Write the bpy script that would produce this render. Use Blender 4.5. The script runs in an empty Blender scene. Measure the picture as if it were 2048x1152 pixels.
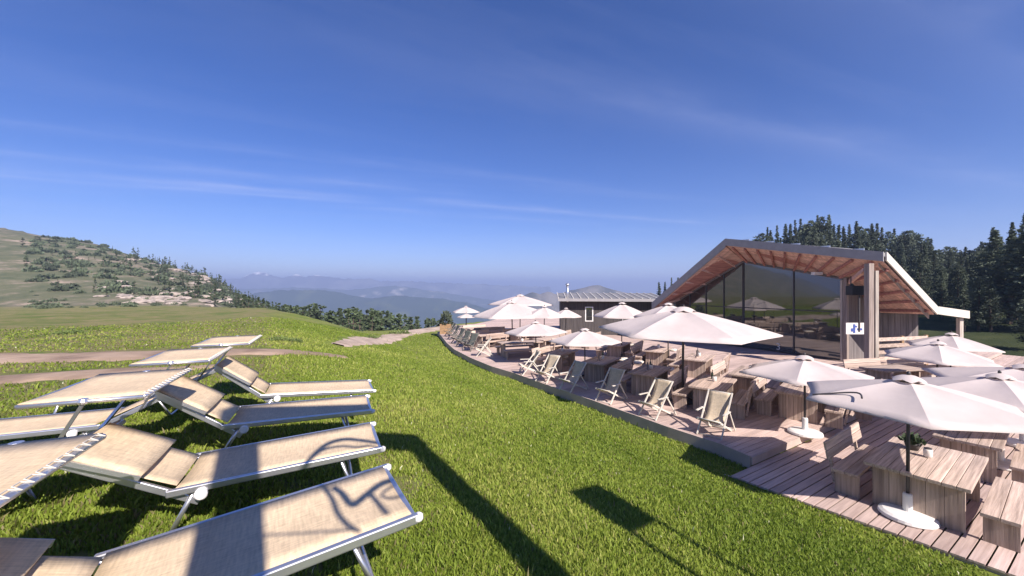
import bpy, math, random
import numpy as np
from mathutils import Vector, Matrix, Euler
random.seed(7)
RNG = np.random.default_rng(11)
R = math.radians
sc = bpy.context.scene
COL = sc.collection

# ------------------------------------------------------------------ camera, sky, sun, exposure
CAM_Z = 3.5
FPX = 800.0                      # focal length in photograph pixels (2048 wide)
cd = bpy.data.cameras.new("camera")
cd.sensor_width = 36.0
cd.lens = 36.0 * FPX / 2048.0
cd.clip_start = 0.05
cd.clip_end = 30000
cam = bpy.data.objects.new("camera", cd)
cam.location = (0, 0, CAM_Z)
cam.rotation_euler = (R(90), 0, 0)
COL.objects.link(cam)
sc.camera = cam

SUN_EL, SUN_AZ = R(38), R(147)   # azimuth clockwise from +Y (the view direction)
TO_SUN = Vector((math.sin(SUN_AZ) * math.cos(SUN_EL), math.cos(SUN_AZ) * math.cos(SUN_EL), math.sin(SUN_EL)))
sl = bpy.data.lights.new("sun", 'SUN')
sl.energy = 4.2
sl.angle = R(0.5)
sl.color = (1.0, 0.90, 0.84)
so = bpy.data.objects.new("sun", sl)
so.rotation_euler = TO_SUN.to_track_quat('Z', 'Y').to_euler()
so.location = TO_SUN * 200
COL.objects.link(so)

sc.view_settings.view_transform = 'Standard'
sc.view_settings.look = 'None'
sc.view_settings.gamma = 1.0
sc.view_settings.exposure = 1.15
sc.cycles.use_denoising = True
sc.cycles.max_bounces = 6
sc.cycles.transparent_max_bounces = 8


def build_world():
    w = bpy.data.worlds.new("World")
    sc.world = w
    w.use_nodes = True
    nt = w.node_tree
    N, L = nt.nodes, nt.links
    bg = N["Background"]
    bg.inputs[1].default_value = 0.067
    sky = N.new("ShaderNodeTexSky")
    sky.sky_type = 'NISHITA'
    sky.sun_disc = False
    sky.sun_elevation = SUN_EL
    sky.sun_rotation = SUN_AZ
    sky.altitude = 1900
    sky.air_density = 1.0
    sky.dust_density = 0.2
    sky.ozone_density = 3.5
    # thin cirrus lies on a high flat layer: direction projected on that layer
    tc = N.new("ShaderNodeTexCoord")
    sep = N.new("ShaderNodeSeparateXYZ")
    L.new(tc.outputs["Generated"], sep.inputs[0])

    def m(op, a, b=None, c=None, clamp=False):
        n = N.new("ShaderNodeMath")
        n.operation = op
        n.use_clamp = clamp
        for i, v in enumerate((a, b, c)):
            if v is None:
                continue
            if isinstance(v, (int, float)):
                n.inputs[i].default_value = v
            else:
                L.new(v, n.inputs[i])
        return n.outputs[0]
    z = m('MAXIMUM', sep.outputs[2], 0.02)
    cx = m('DIVIDE', sep.outputs[0], z)
    cy = m('DIVIDE', sep.outputs[1], z)
    comb = N.new("ShaderNodeCombineXYZ")
    # rotate so that the streak direction (0.92,0.40) becomes the first axis
    a = m('ADD', m('MULTIPLY', cx, 0.93), m('MULTIPLY', cy, 0.37))
    b = m('ADD', m('MULTIPLY', cx, -0.37), m('MULTIPLY', cy, 0.93))
    L.new(m('MULTIPLY', a, 0.16), comb.inputs[0])
    L.new(m('MULTIPLY', b, 0.62), comb.inputs[1])
    n1 = N.new("ShaderNodeTexNoise")
    n1.inputs["Scale"].default_value = 1.25
    n1.inputs["Detail"].default_value = 7
    n1.inputs["Roughness"].default_value = 0.62
    n1.inputs["Distortion"].default_value = 0.5
    L.new(comb.outputs[0], n1.inputs["Vector"])
    wisps = m('MULTIPLY', m('SUBTRACT', n1.outputs[0], 0.50, clamp=True), 0.55)

    comb2 = N.new("ShaderNodeCombineXYZ")
    L.new(m('MULTIPLY', a, 1.1), comb2.inputs[0])
    L.new(m('MULTIPLY', b, 2.6), comb2.inputs[1])
    n2 = N.new("ShaderNodeTexNoise")
    n2.inputs["Scale"].default_value = 1.0
    n2.inputs["Detail"].default_value = 5
    L.new(comb2.outputs[0], n2.inputs["Vector"])
    wob = m('SUBTRACT', n2.outputs[0], 0.5)

    def streak(b0, width, a0, a1, soft, amount):
        d = m('ABSOLUTE', m('ADD', m('SUBTRACT', b, b0), m('MULTIPLY', wob, 0.45)))
        g = m('SUBTRACT', 1.0, m('DIVIDE', d, width), clamp=True)
        g = m('MULTIPLY', g, g)
        e0 = m('DIVIDE', m('SUBTRACT', a, a0 - soft), soft, clamp=True)
        e1 = m('DIVIDE', m('SUBTRACT', a1 + soft, a), soft, clamp=True)
        k = m('MULTIPLY', m('MULTIPLY', e0, e1), m('MULTIPLY', g, amount))
        return m('MULTIPLY', k, m('MULTIPLY', m('SUBTRACT', n2.outputs[0], 0.22, clamp=True), 2.2))
    tot = wisps
    for s in ((4.75, 0.50, -3.2, -0.6, 1.2, 0.40), (5.0, 0.24, -3.4, -0.4, 0.8, 0.34), (4.15, 0.36, -3.0, 0.4, 1.2, 0.25),
              (4.65, 0.36, 1.0, 4.7, 0.7, 0.42), (5.35, 0.4, 0.3, 3.0, 0.9, 0.22), (1.8, 0.5, 1.4, 5.5, 1.5, 0.20),
              (0.8, 0.45, 1.2, 6.0, 1.6, 0.18), (3.4, 0.25, -2.2, 3.0, 1.5, 0.13)):
        tot = m('ADD', tot, streak(*s))
    # nothing below the horizon, fade in above it
    fade = m('DIVIDE', m('SUBTRACT', sep.outputs[2], 0.03), 0.09, clamp=True)
    tot = m('MINIMUM', m('MULTIPLY', m('MULTIPLY', tot, fade), 0.66), 0.5)
    mix = N.new("ShaderNodeMix")
    mix.data_type = 'RGBA'
    L.new(tot, mix.inputs[0])
    hsv = N.new("ShaderNodeHueSaturation")
    hsv.inputs["Saturation"].default_value = 1.28
    hsv.inputs["Hue"].default_value = 0.512
    L.new(sky.outputs[0], hsv.inputs["Color"])
    wb = N.new("ShaderNodeMix")
    wb.data_type = 'RGBA'
    wb.blend_type = 'MULTIPLY'
    wb.inputs[0].default_value = 1.0
    L.new(hsv.outputs[0], wb.inputs[6])
    wb.inputs[7].default_value = (1.0, 0.87, 0.97, 1)
    L.new(wb.outputs[2], mix.inputs[6])
    mix.inputs[7].default_value = (5.2, 5.5, 7.6, 1)
    L.new(mix.outputs[2], bg.inputs[0])


build_world()

# ------------------------------------------------------------------ helpers


def P(px, py, z=0.0):
    """point at height z seen at photograph pixel (px, py) (used to measure the place from the photograph)"""
    Y = (CAM_Z - z) * FPX / (py - 576.0)
    return Vector(((px - 1024.0) / FPX * Y, Y, z))


def PY(px, py, Y):
    return Vector(((px - 1024.0) / FPX * Y, Y, CAM_Z - (py - 576.0) / FPX * Y))


class MB:
    def __init__(self):
        self.v, self.f = [], []

    def quad(self, *pts):
        n = len(self.v)
        self.v += [tuple(p) for p in pts]
        self.f.append(tuple(range(n, n + len(pts))))
        return self

    def box(self, c, s, rot=None):
        n = len(self.v)
        c = Vector(c)
        h = [x / 2 for x in s]
        for dx, dy, dz in ((-1, -1, -1), (1, -1, -1), (1, 1, -1), (-1, 1, -1), (-1, -1, 1), (1, -1, 1), (1, 1, 1), (-1, 1, 1)):
            p = Vector((dx * h[0], dy * h[1], dz * h[2]))
            if rot is not None:
                p = rot @ p
            self.v.append(tuple(c + p))
        for q in ((0, 3, 2, 1), (4, 5, 6, 7), (0, 1, 5, 4), (1, 2, 6, 5), (2, 3, 7, 6), (3, 0, 4, 7)):
            self.f.append(tuple(n + i for i in q))
        return self

    def beam(self, p0, p1, w, h, up=(0, 0, 1)):
        p0, p1 = Vector(p0), Vector(p1)
        d = (p1 - p0)
        L = d.length
        d.normalize()
        up = Vector(up)
        if abs(d.dot(up)) > 0.98:
            up = Vector((0, 1, 0))
        s = d.cross(up).normalized()
        u = s.cross(d).normalized()
        rot = Matrix((d, s, u)).transposed()
        return self.box((p0 + p1) / 2, (L, w, h), rot)

    def tube(self, pts, r, n=8, caps=True):
        pts = [Vector(p) for p in pts]
        rs = r if isinstance(r, (list, tuple)) else [r] * len(pts)
        base = len(self.v)
        ref = Vector((0, 0, 1))
        for i, p in enumerate(pts):
            d = (pts[min(i + 1, len(pts) - 1)] - pts[max(i - 1, 0)]).normalized()
            rr = ref if abs(d.dot(ref)) < 0.95 else Vector((1, 0, 0))
            s = d.cross(rr).normalized()
            u = s.cross(d)
            for k in range(n):
                a = 2 * math.pi * k / n
                self.v.append(tuple(p + (s * math.cos(a) + u * math.sin(a)) * rs[i]))
        for i in range(len(pts) - 1):
            for k in range(n):
                k2 = (k + 1) % n
                self.f.append((base + i * n + k, base + i * n + k2, base + (i + 1) * n + k2, base + (i + 1) * n + k))
        if caps:
            self.f.append(tuple(base + k for k in range(n))[::-1])
            e = base + (len(pts) - 1) * n
            self.f.append(tuple(e + k for k in range(n)))
        return self

    def lathe(self, prof, n=20, c=(0, 0, 0)):
        base = len(self.v)
        for r, z in prof:
            for k in range(n):
                a = 2 * math.pi * k / n
                self.v.append((c[0] + r * math.cos(a), c[1] + r * math.sin(a), c[2] + z))
        for i in range(len(prof) - 1):
            for k in range(n):
                k2 = (k + 1) % n
                self.f.append((base + i * n + k, base + i * n + k2, base + (i + 1) * n + k2, base + (i + 1) * n + k))
        self.f.append(tuple(base + k for k in range(n))[::-1])
        e = base + (len(prof) - 1) * n
        self.f.append(tuple(e + k for k in range(n)))
        return self

    def grid(self, rows, close=False):
        base = len(self.v)
        m = len(rows[0])
        for r in rows:
            self.v += [tuple(p) for p in r]
        for i in range(len(rows) - 1):
            for j in range(m - 1 + (1 if close else 0)):
                j2 = (j + 1) % m
                self.f.append((base + i * m + j, base + i * m + j2, base + (i + 1) * m + j2, base + (i + 1) * m + j))
        return self

    def slab(self, pts, t):
        """polygon pts (Vectors, one plane) thickened by vector t"""
        n = len(pts)
        b = len(self.v)
        t = Vector(t)
        self.v += [tuple(p) for p in pts] + [tuple(Vector(p) + t) for p in pts]
        self.f.append(tuple(b + i for i in range(n)))
        self.f.append(tuple(b + n + i for i in range(n))[::-1])
        for i in range(n):
            j = (i + 1) % n
            self.f.append((b + i, b + j, b + n + j, b + n + i)[::-1])
        return self

    def build(self, name, mat=None, parent=None, smooth=False, bevel=0.0):
        me = bpy.data.meshes.new(name)
        me.from_pydata(self.v, [], self.f)
        me.validate()
        if bevel or True:
            import bmesh
            bm = bmesh.new()
            bm.from_mesh(me)
            bmesh.ops.recalc_face_normals(bm, faces=bm.faces)
            bm.to_mesh(me)
            bm.free()
        if smooth:
            me.polygons.foreach_set('use_smooth', [True] * len(me.polygons))
        o = bpy.data.objects.new(name, me)
        if mat is not None:
            me.materials.append(mat)
        COL.objects.link(o)
        if parent is not None:
            o.parent = parent
        if bevel:
            md = o.modifiers.new("bevel", 'BEVEL')
            md.width = bevel
            md.segments = 2
            md.limit_method = 'ANGLE'
        return o


def fast_mesh(name, verts, tris, mat, k=3, parent=None):
    """big triangle / quad mesh from numpy arrays"""
    me = bpy.data.meshes.new(name)
    verts = np.asarray(verts, np.float32)
    tris = np.asarray(tris, np.int32)
    me.vertices.add(len(verts))
    me.vertices.foreach_set('co', verts.ravel())
    me.loops.add(tris.size)
    me.loops.foreach_set('vertex_index', tris.ravel())
    me.polygons.add(len(tris))
    me.polygons.foreach_set('loop_start', np.arange(0, tris.size, k, dtype=np.int32))
    me.update(calc_edges=True)
    me.materials.append(mat)
    o = bpy.data.objects.new(name, me)
    COL.objects.link(o)
    if parent is not None:
        o.parent = parent
    return o


def empty(name, loc=(0, 0, 0), rz=0.0):
    o = bpy.data.objects.new(name, None)
    o.location = loc
    o.rotation_euler = (0, 0, rz)
    o.empty_display_size = 0.2
    COL.objects.link(o)
    return o


def tag(o, label=None, cat=None, group=None, kind=None):
    if label:
        o['label'] = label
    if cat:
        o['category'] = cat
    if group:
        o['group'] = group
    if kind:
        o['kind'] = kind
    return o


def copy_tree(o, parent=None):
    c = o.copy()
    COL.objects.link(c)
    c.parent = parent
    for ch in [x for x in KIDS.get(o.name, ())]:
        copy_tree(ch, c)
    return c


KIDS = {}


def index_kids(root):
    """remember the children of a prototype (object.children is slow on a big scene)"""
    def rec(o):
        KIDS[o.name] = list(o.children)
        for c in o.children:
            rec(c)
    rec(root)


# ------------------------------------------------------------------ materials


def nodes_of(m):
    m.use_nodes = True
    return m.node_tree.nodes, m.node_tree.links, m.node_tree.nodes["Principled BSDF"]


def material(name, col, rough=0.6, var=0.2, scale=8.0, bump=0.0, bscale=40.0, metal=0.0, stretch=(1, 1, 1), col2=None,
             ior=1.45, spec=0.5, objrand=0.0, translucent=0.0):
    m = bpy.data.materials.new(name)
    N, L, p = nodes_of(m)
    p.inputs["Roughness"].default_value = rough
    p.inputs["Metallic"].default_value = metal
    p.inputs["IOR"].default_value = ior
    p.inputs["Specular IOR Level"].default_value = spec
    tc = N.new("ShaderNodeTexCoord")
    mp = N.new("ShaderNodeMapping")
    mp.inputs["Scale"].default_value = stretch
    L.new(tc.outputs["Object"], mp.inputs["Vector"])
    n = N.new("ShaderNodeTexNoise")
    n.inputs["Scale"].default_value = scale
    n.inputs["Detail"].default_value = 6
    n.inputs["Roughness"].default_value = 0.6
    L.new(mp.outputs[0], n.inputs["Vector"])
    ramp = N.new("ShaderNodeValToRGB")
    c = Vector(col)
    c2 = Vector(col2) if col2 else c
    a = c * (1 - var)
    b = c2 * (1 + var)
    ramp.color_ramp.elements[0].position = 0.3
    ramp.color_ramp.elements[1].position = 0.7
    ramp.color_ramp.elements[0].color = (*a, 1)
    ramp.color_ramp.elements[1].color = (*b, 1)
    L.new(n.outputs[0], ramp.inputs[0])
    out = ramp.outputs[0]
    if objrand:
        oi = N.new("ShaderNodeObjectInfo")
        hs = N.new("ShaderNodeHueSaturation")
        mr = N.new("ShaderNodeMapRange")
        mr.inputs[3].default_value = 1 - objrand
        mr.inputs[4].default_value = 1 + objrand
        L.new(oi.outputs["Random"], mr.inputs[0])
        L.new(mr.outputs[0], hs.inputs["Value"])
        L.new(out, hs.inputs["Color"])
        out = hs.outputs[0]
    L.new(out, p.inputs["Base Color"])
    if bump:
        nb = N.new("ShaderNodeTexNoise")
        nb.inputs["Scale"].default_value = bscale
        nb.inputs["Detail"].default_value = 4
        L.new(mp.outputs[0], nb.inputs["Vector"])
        bp = N.new("ShaderNodeBump")
        bp.inputs["Strength"].default_value = bump
        bp.inputs["Distance"].default_value = 0.02
        L.new(nb.outputs[0], bp.inputs["Height"])
        L.new(bp.outputs[0], p.inputs["Normal"])
    if translucent:
        tr = N.new("ShaderNodeBsdfTranslucent")
        L.new(out, tr.inputs[0])
        mx = N.new("ShaderNodeMixShader")
        mx.inputs[0].default_value = translucent
        L.new(p.outputs[0], mx.inputs[1])
        L.new(tr.outputs[0], mx.inputs[2])
        L.new(mx.outputs[0], N["Material Output"].inputs[0])
    return m


def weave_material(name, col, scale=160.0, var=0.10, translucent=0.12):
    """woven outdoor fabric: fine warp and weft, slubs along the bed"""
    m = material(name, col, rough=0.75, var=var, scale=3.0, translucent=translucent)
    N, L, p = nodes_of(m)
    tc = N.new("ShaderNodeTexCoord")
    mp = N.new("ShaderNodeMapping")
    mp.inputs["Scale"].default_value = (7, 60, 7)
    L.new(tc.outputs["Object"], mp.inputs[0])
    n = N.new("ShaderNodeTexNoise")
    n.inputs["Scale"].default_value = 1.6
    n.inputs["Detail"].default_value = 5
    L.new(mp.outputs[0], n.inputs["Vector"])
    mp2 = N.new("ShaderNodeMapping")
    mp2.inputs["Scale"].default_value = (60, 7, 7)
    L.new(tc.outputs["Object"], mp2.inputs[0])
    n2 = N.new("ShaderNodeTexNoise")
    n2.inputs["Scale"].default_value = 1.3
    n2.inputs["Detail"].default_value = 5
    L.new(mp2.outputs[0], n2.inputs["Vector"])
    mul = N.new("ShaderNodeMath")
    mul.operation = 'ADD'
    L.new(n.outputs[0], mul.inputs[0])
    L.new(n2.outputs[0], mul.inputs[1])
    ramp = N.new("ShaderNodeMapRange")
    ramp.inputs[1].default_value = 0.7
    ramp.inputs[2].default_value = 1.3
    ramp.inputs[3].default_value = 0.78
    ramp.inputs[4].default_value = 1.15
    L.new(mul.outputs[0], ramp.inputs[0])
    hs = N.new("ShaderNodeHueSaturation")
    L.new(ramp.outputs[0], hs.inputs["Value"])
    src = p.inputs["Base Color"].links[0].from_socket
    L.new(src, hs.inputs["Color"])
    for l in list(src.links):
        if l.to_node != hs:
            L.new(hs.outputs[0], l.to_socket)
    bp = N.new("ShaderNodeBump")
    bp.inputs["Strength"].default_value = 0.25
    bp.inputs["Distance"].default_value = 0.004
    L.new(mul.outputs[0], bp.inputs["Height"])
    L.new(bp.outputs[0], p.inputs["Normal"])
    return m


def wood_material(name, col, col2, rough=0.75, grain=18.0, objrand=0.15, bump=0.25, axis=0, spec=0.3):
    st = [grain * 1.6, grain * 1.6, grain * 1.6]
    st[axis] = grain * 0.07
    m = material(name, col, rough=rough, var=0.22, scale=1.0, bump=bump, bscale=1.4, stretch=st, col2=col2, objrand=objrand, spec=spec)
    N, L, p = nodes_of(m)
    geo = N.new("ShaderNodeNewGeometry")
    mr = N.new("ShaderNodeMapRange")
    mr.inputs[3].default_value = 0.80
    mr.inputs[4].default_value = 1.16
    L.new(geo.outputs["Random Per Island"], mr.inputs[0])
    hs = N.new("ShaderNodeHueSaturation")
    L.new(mr.outputs[0], hs.inputs["Value"])
    src = p.inputs["Base Color"].links[0].from_socket
    L.new(src, hs.inputs["Color"])
    L.new(hs.outputs[0], p.inputs["Base Color"])
    return m


M = {}
M['alu'] = material('aluminium', (0.62, 0.63, 0.66), rough=0.32, var=0.08, scale=6, metal=0.85)
M['white_paint'] = material('white_paint', (0.72, 0.70, 0.66), rough=0.45, var=0.10, scale=5)
M['grey_paint'] = material('grey_painted_frame', (0.60, 0.56, 0.48), rough=0.5, var=0.15, scale=9, objrand=0.1)
M['bed_fabric'] = weave_material('bed_fabric', (0.71, 0.56, 0.365))
M['sling_fabric'] = weave_material('sling_fabric', (0.64, 0.53, 0.375), translucent=0.2)
M['canopy'] = material('canopy_fabric', (0.625, 0.55, 0.51), rough=0.85, var=0.08, scale=1.6, bump=0.55, bscale=2.6, translucent=0.2)
M['dark_metal'] = material('dark_metal', (0.05, 0.045, 0.045), rough=0.5, var=0.2, scale=9)
M['black'] = material('black_plastic', (0.015, 0.015, 0.016), rough=0.5, var=0.2, scale=9)
M['deck'] = wood_material('deck_boards', (0.35, 0.265, 0.235), (0.47, 0.37, 0.335), grain=14, objrand=0.05, bump=0.3)
M['deck_edge'] = material('deck_edge_board', (0.44, 0.35, 0.30), rough=0.8, var=0.12, scale=2.5, bump=0.15, bscale=30)
M['table_wood'] = wood_material('table_wood', (0.345, 0.265, 0.215), (0.49, 0.385, 0.315), grain=16, objrand=0.16)
M['leg_wood'] = wood_material('leg_wood', (0.30, 0.23, 0.185), (0.41, 0.325, 0.265), grain=14, axis=2, objrand=0.16)
M['hut_wood'] = wood_material('weathered_hut_wood', (0.22, 0.175, 0.15), (0.31, 0.26, 0.225), grain=12, axis=2)
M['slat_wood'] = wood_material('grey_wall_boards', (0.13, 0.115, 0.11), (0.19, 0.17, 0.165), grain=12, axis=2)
M['larch'] = wood_material('larch_soffit', (0.58, 0.36, 0.28), (0.70, 0.46, 0.36), grain=7, bump=0.15, objrand=0.1)
M['post_wood'] = wood_material('post_wood', (0.36, 0.31, 0.26), (0.46, 0.41, 0.35), grain=14, axis=2)
M['fascia'] = material('grey_fascia', (0.30, 0.29, 0.29), rough=0.5, var=0.10, scale=4)
M['sheet'] = material('pale_sheet_metal', (0.62, 0.58, 0.50), rough=0.4, var=0.10, scale=3)
M['roof_metal'] = material('roof_sheet', (0.38, 0.37, 0.37), rough=0.45, var=0.12, scale=2)
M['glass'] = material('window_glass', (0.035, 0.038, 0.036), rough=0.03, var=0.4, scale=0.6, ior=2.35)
M['trunk'] = material('bark', (0.10, 0.075, 0.055), rough=0.9, var=0.35, scale=5, bump=0.6, bscale=12)
M['needles'] = material('needles', (0.050, 0.078, 0.036), rough=0.75, var=0.45, scale=0.5, col2=(0.085, 0.115, 0.050), objrand=0.3, translucent=0.15)
M['needles_dark'] = material('dark_needles', (0.060, 0.082, 0.056), rough=0.8, var=0.4, scale=0.35, col2=(0.110, 0.135, 0.085), objrand=0.25, translucent=0.15)
M['shrub'] = material('shrub_leaves', (0.085, 0.110, 0.060), rough=0.8, var=0.4, scale=0.8, objrand=0.35)
M['bush'] = material('bush_leaves', (0.12, 0.165, 0.045), rough=0.8, var=0.35, scale=2.0)
M['rock'] = material('pale_rock', (0.33, 0.28, 0.235), rough=0.9, var=0.3, scale=0.9, bump=0.7, bscale=3, objrand=0.2)
M['terracotta'] = material('planter_wood', (0.30, 0.19, 0.10), rough=0.8, var=0.25, scale=9)
M['bottle'] = material('bottle_glass', (0.03, 0.045, 0.025), rough=0.08, var=0.1)
M['plant'] = material('plant_leaves', (0.035, 0.06, 0.022), rough=0.6, var=0.4, scale=9)
M['ceramic'] = material('white_ceramic', (0.72, 0.68, 0.63), rough=0.3, var=0.05)
M['cushion'] = material('cream_cushion', (0.62, 0.56, 0.47), rough=0.9, var=0.1)
M['blue'] = material('blue_print', (0.06, 0.10, 0.32), rough=0.5, var=0.1)

# ------------------------------------------------------------------ terrain
E0 = Vector((4.97, 8.31))        # near corner of the terrace
UD = Vector((0.848, 0.53))       # across the terrace, away from the lawn
VD = Vector((-0.53, 0.848))      # along the lawn edge, away from the camera


def smin(a, b, k):
    h = np.clip(0.5 + 0.5 * (b - a) / k, 0, 1)
    return b * (1 - h) + a * h - k * h * (1 - h)


def smooth(t):
    t = np.clip(t, 0, 1)
    return t * t * (3 - 2 * t)


def vnoise(x, y, seed=0):
    """cheap smooth noise, about -1..1"""
    r = np.random.default_rng(seed)
    o = np.zeros_like(x, dtype=float)
    for i in range(9):
        a = r.uniform(0, 2 * math.pi)
        f = 0.6 + 0.55 * i * r.uniform(0.6, 1.3)
        o += np.sin((x * math.cos(a) + y * math.sin(a)) * f + r.uniform(0, 6.28) + 1.3 * np.sin((x * math.sin(a * 2) + y * math.cos(a * 2)) * f * 0.7)) / (1 + 0.35 * i)
    return o / 3.2


def H(x, y):
    x = np.asarray(x, float)
    y = np.asarray(y, float)
    s = (x - E0.x) * -UD.x + (y - E0.y) * -UD.y
    z = smin(-0.22 + 0.286 * (s - 1.0), np.full_like(s, 1.75), 0.5)
    z = -smin(-z, np.full_like(s, 0.27), 0.25)
    r = np.hypot(x, y)
    yy = np.maximum(y, 0.5)
    a = np.clip(x / yy, -4, 4)
    a = np.where(y < 0.5, np.sign(x) * 4, a)
    # open slope left of the beds
    z = z - 0.016 * np.maximum(r - 11, 0) * smooth((-a - 0.45) / 0.3) * (y > 0)
    z = z + 0.05 * vnoise(x * 0.7, y * 0.7, 3) * smooth((s - 0.8) / 1.2) + 0.25 * vnoise(x * 0.13, y * 0.13, 5) * smooth((r - 13) / 20) * (s > 1)
    # brow and fall into the valley
    yb = np.interp(a, [-1.3, -0.95, -0.7, -0.55, -0.4, -0.25, -0.1, 0.15, 0.4], [82, 78, 52, 38, 35, 36, 44, 55, 60])
    d = np.maximum(y - yb, 0)
    fall = 0.20 * d + 0.0016 * d * d
    fall = np.where(d > 90, 0.20 * 90 + 0.0016 * 8100 + 0.488 * (d - 90), fall)
    fr = smooth((0.50 - a) / 0.12)
    zv = z - fall * fr
    zv = np.maximum(zv, -520 + 0 * x)
    # left hillside
    zc = np.interp(a, [-4, -2.2, -1.3, -1.12, -1.03, -0.905, -0.755, -0.70, -0.63, -0.53, -0.3, 0.0], [64, 52, 35, 28, 24.5, 17, 8.0, 1.5, -5.0, -12, -32, -90])
    t = (y - 76) / 124
    zb0 = np.interp(a, [-0.78, -0.66, -0.55, -0.4, -0.2, 0], [0.2, -3.0, -9.0, -16, -28, -60])
    zh = zb0 + (np.minimum(zc, zc) - zb0) * (0.35 * smooth(t) + 0.65 * np.clip(t, 0, 1)) + 1.6 * vnoise(x * 0.045, y * 0.045, 8) * smooth((y - 80) / 40) * smooth((-a - 0.5) / 0.2)
    zh = np.where(y > 200, zc - 0.32 * (y - 200), zh)
    k = smooth((y - 66) / 14) * smooth((-a - 0.02) / 0.1)
    zv = np.where(k > 0, zv * (1 - k) + np.maximum(zh, zv) * k, zv)
    # wooded slope behind the hut
    q = 0.9 * x + 0.43 * y
    zv = zv + (0.10 * np.clip(q - 36, 0, 24) - 0.10 * np.clip(q - 66, 0, 400)) * smooth((a - 0.36) / 0.16)
    return zv


def hz(x, y):
    return float(H(np.array([x]), np.array([y]))[0])


def ground_at(px, py):
    """where the ray of a photograph pixel meets the ground"""
    Y = np.geomspace(1.0, 300, 6000)
    X = (px - 1024) / FPX * Y
    Z = CAM_Z - (py - 576) / FPX * Y
    b = np.nonzero(H(X, Y) >= Z)[0]
    i = b[0] if len(b) else -1
    return Vector((X[i], Y[i], float(H(X[i:i + 1] if i >= 0 else X[-1:], Y[i:i + 1] if i >= 0 else Y[-1:])[0])))


def ground_material():
    m = bpy.data.materials.new("ground")
    N, L, p = nodes_of(m)
    p.inputs["Roughness"].default_value = 0.95
    p.inputs["Specular IOR Level"].default_value = 0.1
    geo = N.new("ShaderNodeNewGeometry")
    at = N.new("ShaderNodeAttribute")
    at.attribute_name = "zone"            # r: dry meadow, g: rocky hillside, b: wood floor
    sepc = N.new("ShaderNodeSeparateColor")
    L.new(at.outputs["Color"], sepc.inputs[0])

    def noise(scale, detail=6, st=(1, 1, 1), rough=0.6):
        mp = N.new("ShaderNodeMapping")
        mp.inputs["Scale"].default_value = st
        L.new(geo.outputs["Position"], mp.inputs[0])
        n = N.new("ShaderNodeTexNoise")
        n.inputs["Scale"].default_value = scale
        n.inputs["Detail"].default_value = detail
        n.inputs["Roughness"].default_value = rough
        L.new(mp.outputs[0], n.inputs["Vector"])
        return n.outputs[0]

    def ramp(f, stops):
        r = N.new("ShaderNodeValToRGB")
        e = r.color_ramp.elements
        while len(e) < len(stops):
            e.new(0.5)
        for i, (pos, c) in enumerate(stops):
            e[i].position = pos
            e[i].color = (*c, 1)
        L.new(f, r.inputs[0])
        return r.outputs[0]

    def mix(f, a, b):
        n = N.new("ShaderNodeMix")
        n.data_type = 'RGBA'
        L.new(f, n.inputs[0])
        L.new(a, n.inputs[6])
        L.new(b, n.inputs[7])
        return n.outputs[2]
    lawn = ramp(noise(0.55, 8), [(0.25, (0.135, 0.185, 0.032)), (0.5, (0.185, 0.235, 0.042)), (0.75, (0.235, 0.265, 0.062))])
    mott = ramp(noise(9.0, 8, rough=0.75), [(0.3, (0.62, 0.62, 0.6)), (0.7, (1.25, 1.25, 1.2))])
    mm = N.new("ShaderNodeMix")
    mm.data_type = 'RGBA'
    mm.blend_type = 'MULTIPLY'
    mm.inputs[0].default_value = 1.0
    L.new(lawn, mm.inputs[6])
    L.new(mott, mm.inputs[7])
    lawn = mm.outputs[2]
    dry = ramp(noise(0.33, 9, rough=0.7), [(0.36, (0.095, 0.140, 0.034)), (0.47, (0.165, 0.175, 0.060)), (0.54, (0.230, 0.195, 0.095)), (0.64, (0.135, 0.175, 0.045))])
    hill = ramp(noise(0.10, 10, rough=0.72), [(0.36, (0.085, 0.100, 0.055)), (0.50, (0.130, 0.135, 0.078)), (0.56, (0.20, 0.175, 0.125)), (0.64, (0.36, 0.29, 0.22))])
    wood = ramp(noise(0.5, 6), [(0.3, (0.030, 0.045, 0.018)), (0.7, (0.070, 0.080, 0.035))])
    c = mix(sepc.outputs[0], lawn, dry)
    c = mix(sepc.outputs[1], c, hill)
    c = mix(sepc.outputs[2], c, wood)
    L.new(c, p.inputs["Base Color"])
    bp = N.new("ShaderNodeBump")
    bp.inputs["Strength"].default_value = 0.8
    bp.inputs["Distance"].default_value = 0.06
    L.new(noise(14, 6, rough=0.8), bp.inputs["Height"])
    L.new(bp.outputs[0], p.inputs["Normal"])
    return m


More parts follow.
